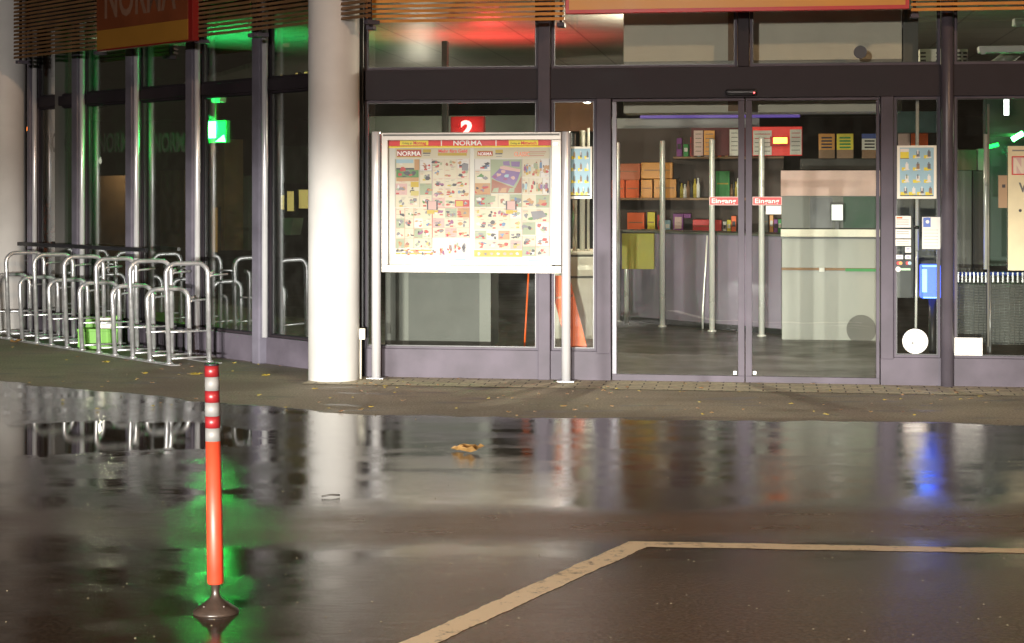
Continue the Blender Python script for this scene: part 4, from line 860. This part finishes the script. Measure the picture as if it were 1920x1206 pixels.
# blue lit box behind window
q = px_thing('lit_dispenser', 'small glowing blue dispenser box behind the narrow right window', 'dispenser', 1728, 497, 1764, 560, .35, .18, M['em_blue'], c=.012)
on(q, 'bright_edge', 1729, 505, 1738, 548, .35, M['em_blue2'], c=0); on(q, 'top_rim', 1729, 497.5, 1763, 500.5, .35, M['em_blue2']); on(q, 'bottom_rim', 1731, 557, 1762, 559.5, .35, M['em_blue2'])
MB(A).tube([(U(A, 1748, .44), .44, .012), (U(A, 1748, .44), .44, Z(A, 1748, 560, .44))], .03, 12).build('stand', M['black'], q)
p = A.w(U(A, 1746), .2, Z(A, 1746, 470)); point('dispenser_light', p, .7, (.05, .1, 1), .05)
# shopping carts behind right window
def cart(px0, px1, y, label, meshmat):
    a, b_ = U(A, px0, y), U(A, px1, y); zt = Z(A, px0, 520, y); zb = Z(A, px0, 645, y)
    t = thing('shopping_cart', label, 'shopping cart', A, (a+b_)/2, y, 0, 'nested shopping carts behind the right window')
    m = MB(A); n = max(6, int((b_-a)/.035))
    for i in range(n+1):
        u = a+(b_-a)*i/n; m.tube([(u, y, zb), (u, y, zt)], .0025, 4); 
    k = 0; z = zb
    while z < zt: m.tube([(a, y, z), (b_, y, z)], .003, 4); z += .022
    for yy in [y+.08*j for j in range(1, 8)]: m.tube([(a, yy, zb), (a, yy, zt), (b_, yy, zt), (b_, yy, zb), (a, yy, zb)], .003, 4)
    m.build('wire_basket', M['cart_wire'], t)
    MB(A).box(a+.01, b_-.01, y+.02, y+.6, zb+.01, zt-.06).build('basket_lining', M['desk'], t)
    MB(A).tube([(a, y-.02, zt+.03), (b_, y-.02, zt+.03)], .016, 10).build('handle', M['blue'], t)
    MB(A).tube([(b_, y-.01, .06), (b_, y-.01, zt+.03)], .010, 8).build('frame', M['galv'], t); MB(A).tube([(a, y-.01, .06), (a, y-.01, zt+.03)], .010, 8).build('frame', M['galv'], t)
    for i in range(8): u = a+.02+(b_-a-.04)*i/7; MB(A).box(u-.007, u+.007, y-.045, y-.037, zt-.04, zt+.045, c=.002).build('clip', M['galv'], t)
    for u in (a+.02, b_-.02): MB(A).lathe(u, y+.02, [(.03, .012), (.03, .06)], 14).build('wheel', M['black'], t)
    return t
cart(1791, 1852, .42, 'dark wire shopping cart right of the round post, behind the blank white sign', M['galv'])
cart(1856, 1930, .30, 'grey wire shopping cart at the right edge of the photo', M['galv'])
q = px_thing('panel_wall', 'grey panel behind the shopping carts', 'panel', 1680, 320, 1822, 560, 1.6, .1, M['slate']); q = px_thing('panel_wall', 'dark narrow panel behind the shopping carts', 'panel', 1824, 320, 1845, 560, 1.6, .1, M['dark'])
q = px_thing('carton', 'brown carton on top of the grey panel in the right window', 'box', 1790, 281, 1832, 319.5, 1.6, .1, pm('cardboard', (.20, .14, .10), .7)); q = px_thing('carton', 'pale carton end beside the brown carton in the right window', 'box', 1833, 279, 1845, 319.5, 1.59, .1, M['grey_lam'])
t = thing('hanging_rod', 'tall chrome rod inside the right window above the shopping carts', 'rod', A, U(A, 1847, .2), .2, 0)
MB(A).tube([(U(A, 1848, .2), .2, Z(A, 1848, 505, .2)), (U(A, 1848, .2), .2, Z(A, 1848, 252, .2))], .016, 12).build('rod', M['chrome'], t); MB(A).tube([(U(A, 1853, .22), .22, .3), (U(A, 1853, .22), .22, 2.25)], .009, 10).build('rod_back', M['alu'], t)
# big cream poster at the right edge
t = thing('shop_poster', 'tall cream poster with a red framed letter at the right edge', 'poster', A, U(A, 1925), -.01, Z(A, 1900, 508)); bx(MB(A), 1890, 274, 2010, 508, -.014, -.002).build('sheet', pm('poster_cream', (.80, .72, .46), .5), t)
bx(MB(A), 1898, 281, 2000, 283.5, -.0155, -.0145).build('rule', M['grey_lam'], t)
bx(MB(A), 1897, 294, 2000, 327, -.0155, -.0145).build('logo_field', M['pink'], t)
T('NORMA', 1901, 297, 1998, 325, -.0165, pm('pale_letter', (.85, .75, .6), .5), t, .05)
for q_ in ((1897, 293, 2000, 295), (1897, 326, 2000, 328), (1897, 295, 1899, 326)): bx(MB(A), *q_, -.0175, -.0168).build('border', M['red'], t)
T('Wir', 1910, 342, 1950, 360, -.0165, M['slate'], t, .03)
u, z = A.hit(1913, 395, -.016); MB(A).disc(u, z, .012, -.0165, -.0155, 18).build('bullet', M['ink'], t)
t = px_thing('paper_notice', 'brown paper notice left of the cream poster in the right window', 'notice', 1872, 329, 1889, 390, .0, .004, pm('kraft', (.42, .28, .16), .6), 'sheet', c=0); on(t, 'mark', 1879, 346, 1885, 352, .0, M['ink'])
# lamps, green strip and fittings in the right upper window
q = px_thing('green_light_bar', 'slanting bright green light bar behind the right window', 'lamp', 1852, 250, 1925, 256, 1.5, .05, M['dark']); 
a = A.hit(1853, 276, 1.45); b_ = A.hit(1872, 271, 1.45); c_ = A.hit(1898, 262, 1.45); d_ = A.hit(1918, 250, 1.45)
MB(A).tube([(a[0], 1.45, a[1]), (b_[0], 1.45, b_[1])], .016, 8).build('tube_segment', M['em_green'], q); MB(A).tube([(c_[0], 1.45, c_[1]), (d_[0], 1.45, d_[1])], .022, 8).build('tube_segment', M['em_white_g'], q)
point('green_bar_light', A.w(U(A, 1890, 1.3), 1.3, 1.9), 2.2, (.04, 1, .3), .05)
q = px_thing('pendant_tube_lamp', 'short vertical white lit tube near the right edge', 'lamp', 1883, 186, 1892, 216, 1.4, .03, M['em_white'], 'tube')
q = px_thing('teal_cupboard', 'dark teal cupboard behind the green light bar', 'cupboard', 1848, 186, 1990, 500, 2.2, .2, pm('dark_teal', (.03, .075, .06), .3))
for k, (x0, y0_, x1, y1_) in enumerate(((1836, 86, 1990, 97), (1902, 34, 1990, 46))):
    q = px_thing('light_fitting', ('unlit white ceiling light fitting, lower one at the upper right', 'unlit white ceiling light fitting, upper one at the upper right corner')[k], 'light fitting', x0, y0_, x1, y1_, 1.0+.3*k, .15, M['white'], c=.01); on(q, 'end_clip', x0+3, y1_-2, x0+12, y1_+5, 1.0+.3*k, M['white'], c=.002)
for k, (x0, x1) in enumerate(((1724, 1764), (1790, 1815))):
    q = px_thing('vent_grille', ('cream vent grille left of the round post, high up', 'cream vent grille right of the round post, high up')[k], 'vent', x0, 92, x1, 127, 1.2, .1, M['cream'])
    for j in range(4): on(q, 'slot', x0+2, 98+j*7, x0+12, 101+j*7, 1.2, M['dark']); on(q, 'slot', x1-9, 98+j*7, x1-2, 101+j*7, 1.2, M['dark'])
t = thing('duct_pipe', 'grey slanting duct pipe under the ceiling at the upper right', 'pipe', A, U(A, 1880, 1.3), 1.3, 2.5); p0 = A.hit(1862, 128, 1.3); p1 = A.hit(1905, 96, 1.3); MB(A).tube([(p0[0], 1.3, p0[1]), (p1[0], 1.3, p1[1])], .06, 16).build('duct', M['grey_lam'], t)
p = A.w(-.8, 5.0, 2.1); spot('added_fill_light', p, p+Vector((2.4, 3.2, -.75)), 150, (1, .88, .70), 95, .6, .05)  # unseen fill lamp added to brighten the shelves
for u_, y_, z_, e_ in ((-2.6, 9, 2.0, 40), (6.2, 4, 2.2, 26), (-8, 11, 2.0, 30), (1.15, 1.7, 2.95, 150)): point('added_fill_light', A.w(u_, y_, z_), e_, (1, .88, .70), .05)  # more unseen fill lamps, added to lift ceiling, posts and counter
# mullion inside behind left window: bright green/red edged upright
t = thing('interior_post', 'slim grey upright behind the window left of the red number lamp', 'post', A, U(A, 832, 2.6), 2.6); MB(A).box(U(A, 828, 2.6), U(A, 838, 2.6), 2.6, 2.7, .01, Z(A, 832, 77, 2.6), c=.004).build('upright', M['desk'], t)
# ------------------------------------------------------------------ far red signal at the left
s_ = 80.; x, y = (55-960)/s_, F/s_
t = thing('signal_lamp', 'small glowing orange-red signal light far behind, between the left column and the glazing', 'signal light', WORLD, x, y)
MB().lathe(x, y, [(.04, 0), (.04, 2.9)], 12).build('pole', M['dark'], t); MB().lathe(x, y, [(.02, 2.90), (.07, 2.94), (.08, 2.98), (.07, 3.02), (.02, 3.05)], 16).build('lens', M['em_orange'], t)
x, y = (57-960)/128., 25.
t = thing('shrub', 'small rusty autumn shrub glimpsed far behind, right of the left column', 'shrub', WORLD, x, y)
m = MB()
for k in range(500):
    a = random.uniform(0, 6.28); rr = random.uniform(.0, .38)**.9; zz_ = random.uniform(.35, 1.5); rr *= math.sin((zz_-.25)/1.35*math.pi)**.5 if .25 < zz_ < 1.6 else .2
    c_ = Vector((x+rr*math.cos(a), y+rr*math.sin(a), zz_)); d1 = Vector((random.uniform(-1, 1), random.uniform(-1, 1), random.uniform(-1, 1))).normalized()*.035; d2 = d1.cross(Vector((random.random(), 1, random.random()))).normalized()*.02
    m.add([tuple(c_-d1), tuple(c_+d2), tuple(c_+d1), tuple(c_-d2)], [(0, 1, 2, 3)])
m.build('foliage', pm('rust_leaves', (.45, .10, .03), .6, 0, .4, 20), t); MB().tube([(x, y, 0), (x+.03, y, .5), (x-.02, y, 1.1)], .025, 8).build('stem', M['wood'], t)
# ------------------------------------------------------------------ leaves, twig, grit
def leaf(px, py, size, mat, label, curl=.3):
    x, y = gp(px, py); a0 = random.uniform(0, 6.28); m = MB(); n = 14; vs = []
    for k in range(n):
        a = 2*math.pi*k/n; r = size*(.55+.45*abs(math.cos(2.5*a))) ; vs.append((x+r*math.cos(a+a0), y+r*math.sin(a+a0), .008+curl*size*random.uniform(.1, 1)))
    vs.append((x, y, .006)); vs2 = [(v[0], v[1], v[2]+.0015) for v in vs]
    m.add(vs+vs2, [(k, (k+1) % n, n) for k in range(n)]+[(n+1+(k+1) % n, n+1+k, 2*n+1) for k in range(n)]+[(k, n+1+k, n+1+(k+1) % n, (k+1) % n) for k in range(n)])
    t = thing('fallen_leaf', label, 'leaf', WORLD, x, y, 0, 'fallen leaves'); m.build('blade', mat, t)
    MB().tube([(x+size*.4*math.cos(a0+2), y+size*.4*math.sin(a0+2), .01), (x+size*1.3*math.cos(a0+2), y+size*1.3*math.sin(a0+2), .018)], .0015, 5).build('leaf_stalk', M['wood'], t)
    return t
leaf(882, 850, .085, M['leafbrown'], 'large curled tan leaf floating at the puddle edge, lower centre', .55); leaf(858, 846, .045, M['leafbrown'], 'small tan leaf touching the left side of the large puddle leaf', .7)
leaf(368, 704, .06, M['leafy'], 'bright yellow leaf just left of the marker post top', .2); leaf(498, 706, .04, M['leafy'], 'small yellow leaf between the rack and the white column')
leaf(32, 643, .08, M['leafbrown'], 'brown leaf by the base rail at the left end of the rack', .5); leaf(200, 681, .035, M['leafy'], 'small yellow leaf in front of the rack'); leaf(590, 731, .025, M['leafy'], 'tiny yellow leaf at the foot of the white column')
leaf(272, 702, .025, M['leafy'], 'tiny yellow leaf on the footway right of the rack leaf')
lt = MB()
for k in range(150):
    px = random.uniform(10, 1910); py = random.uniform(712, 785) if px > 560 else random.uniform(660, 770)
    if random.random() < .25: px, py = random.choice([(320, 690), (1120, 735), (60, 650), (700, 722), (1790, 745)]); px += random.gauss(0, 40); py += random.gauss(0, 5)
    x, y = gp(px, py); r = random.uniform(.006, .024); a0 = random.uniform(0, 6.3)
    v_ = [(x+r*q*math.cos(a0+a_), y+r*q*math.sin(a0+a_), .009+random.uniform(0, .4)*r) for a_, q in ((0, 1), (.9, .4), (1.8, .8), (2.9, .35), (3.6, 1), (4.6, .4), (5.4, .7))]
    lt.add(v_+[(p[0], p[1], p[2]-.002) for p in v_], [list(range(7)), list(range(13, 6, -1))]+[(i, i+7, (i+1) % 7+7, (i+1) % 7) for i in range(7)], k % 3)
tag(lt.build('leaf_litter', [M['leafbrown'], M['leafy'], M['wood']]), 'small torn leaf scraps strewn over the footway', 'leaf litter', kind='stuff')
x0, y0_ = gp(603, 934); x1, y1_ = gp(637, 932)
tag(MB().tube([(x0, y0_, .008), ((x0+x1)/2, (y0_+y1_)/2, .014), (x1, y1_, .009)], .005, 6).build('twig', M['dark']), 'thin dark twig lying on the wet asphalt below the white column', 'twig')
gr = MB(); 
for k in range(380):
    px = random.uniform(-40, 1960); py = 655+(random.random()**.8)*545
    if py < 720 and px > 560: continue
    x, y = gp(px, py); r = random.uniform(.0018, .0065)*(1.5 if py < 790 else .8)
    b0 = [(x+r*math.cos(a), y+r*math.sin(a)*1.0, .001) for a in (0, 1.3, 2.6, 3.9, 5.2)]; gr.add(b0+[(x, y, r*.9)], [(i, (i+1) % 5, 5) for i in range(5)])
tag(gr.build('road_grit', pm('grit', (.17, .14, .09), .6, 0, .4, 50)), 'scattered pale grit and leaf scraps over the asphalt', 'grit', kind='stuff')
bpy.context.view_layer.update()
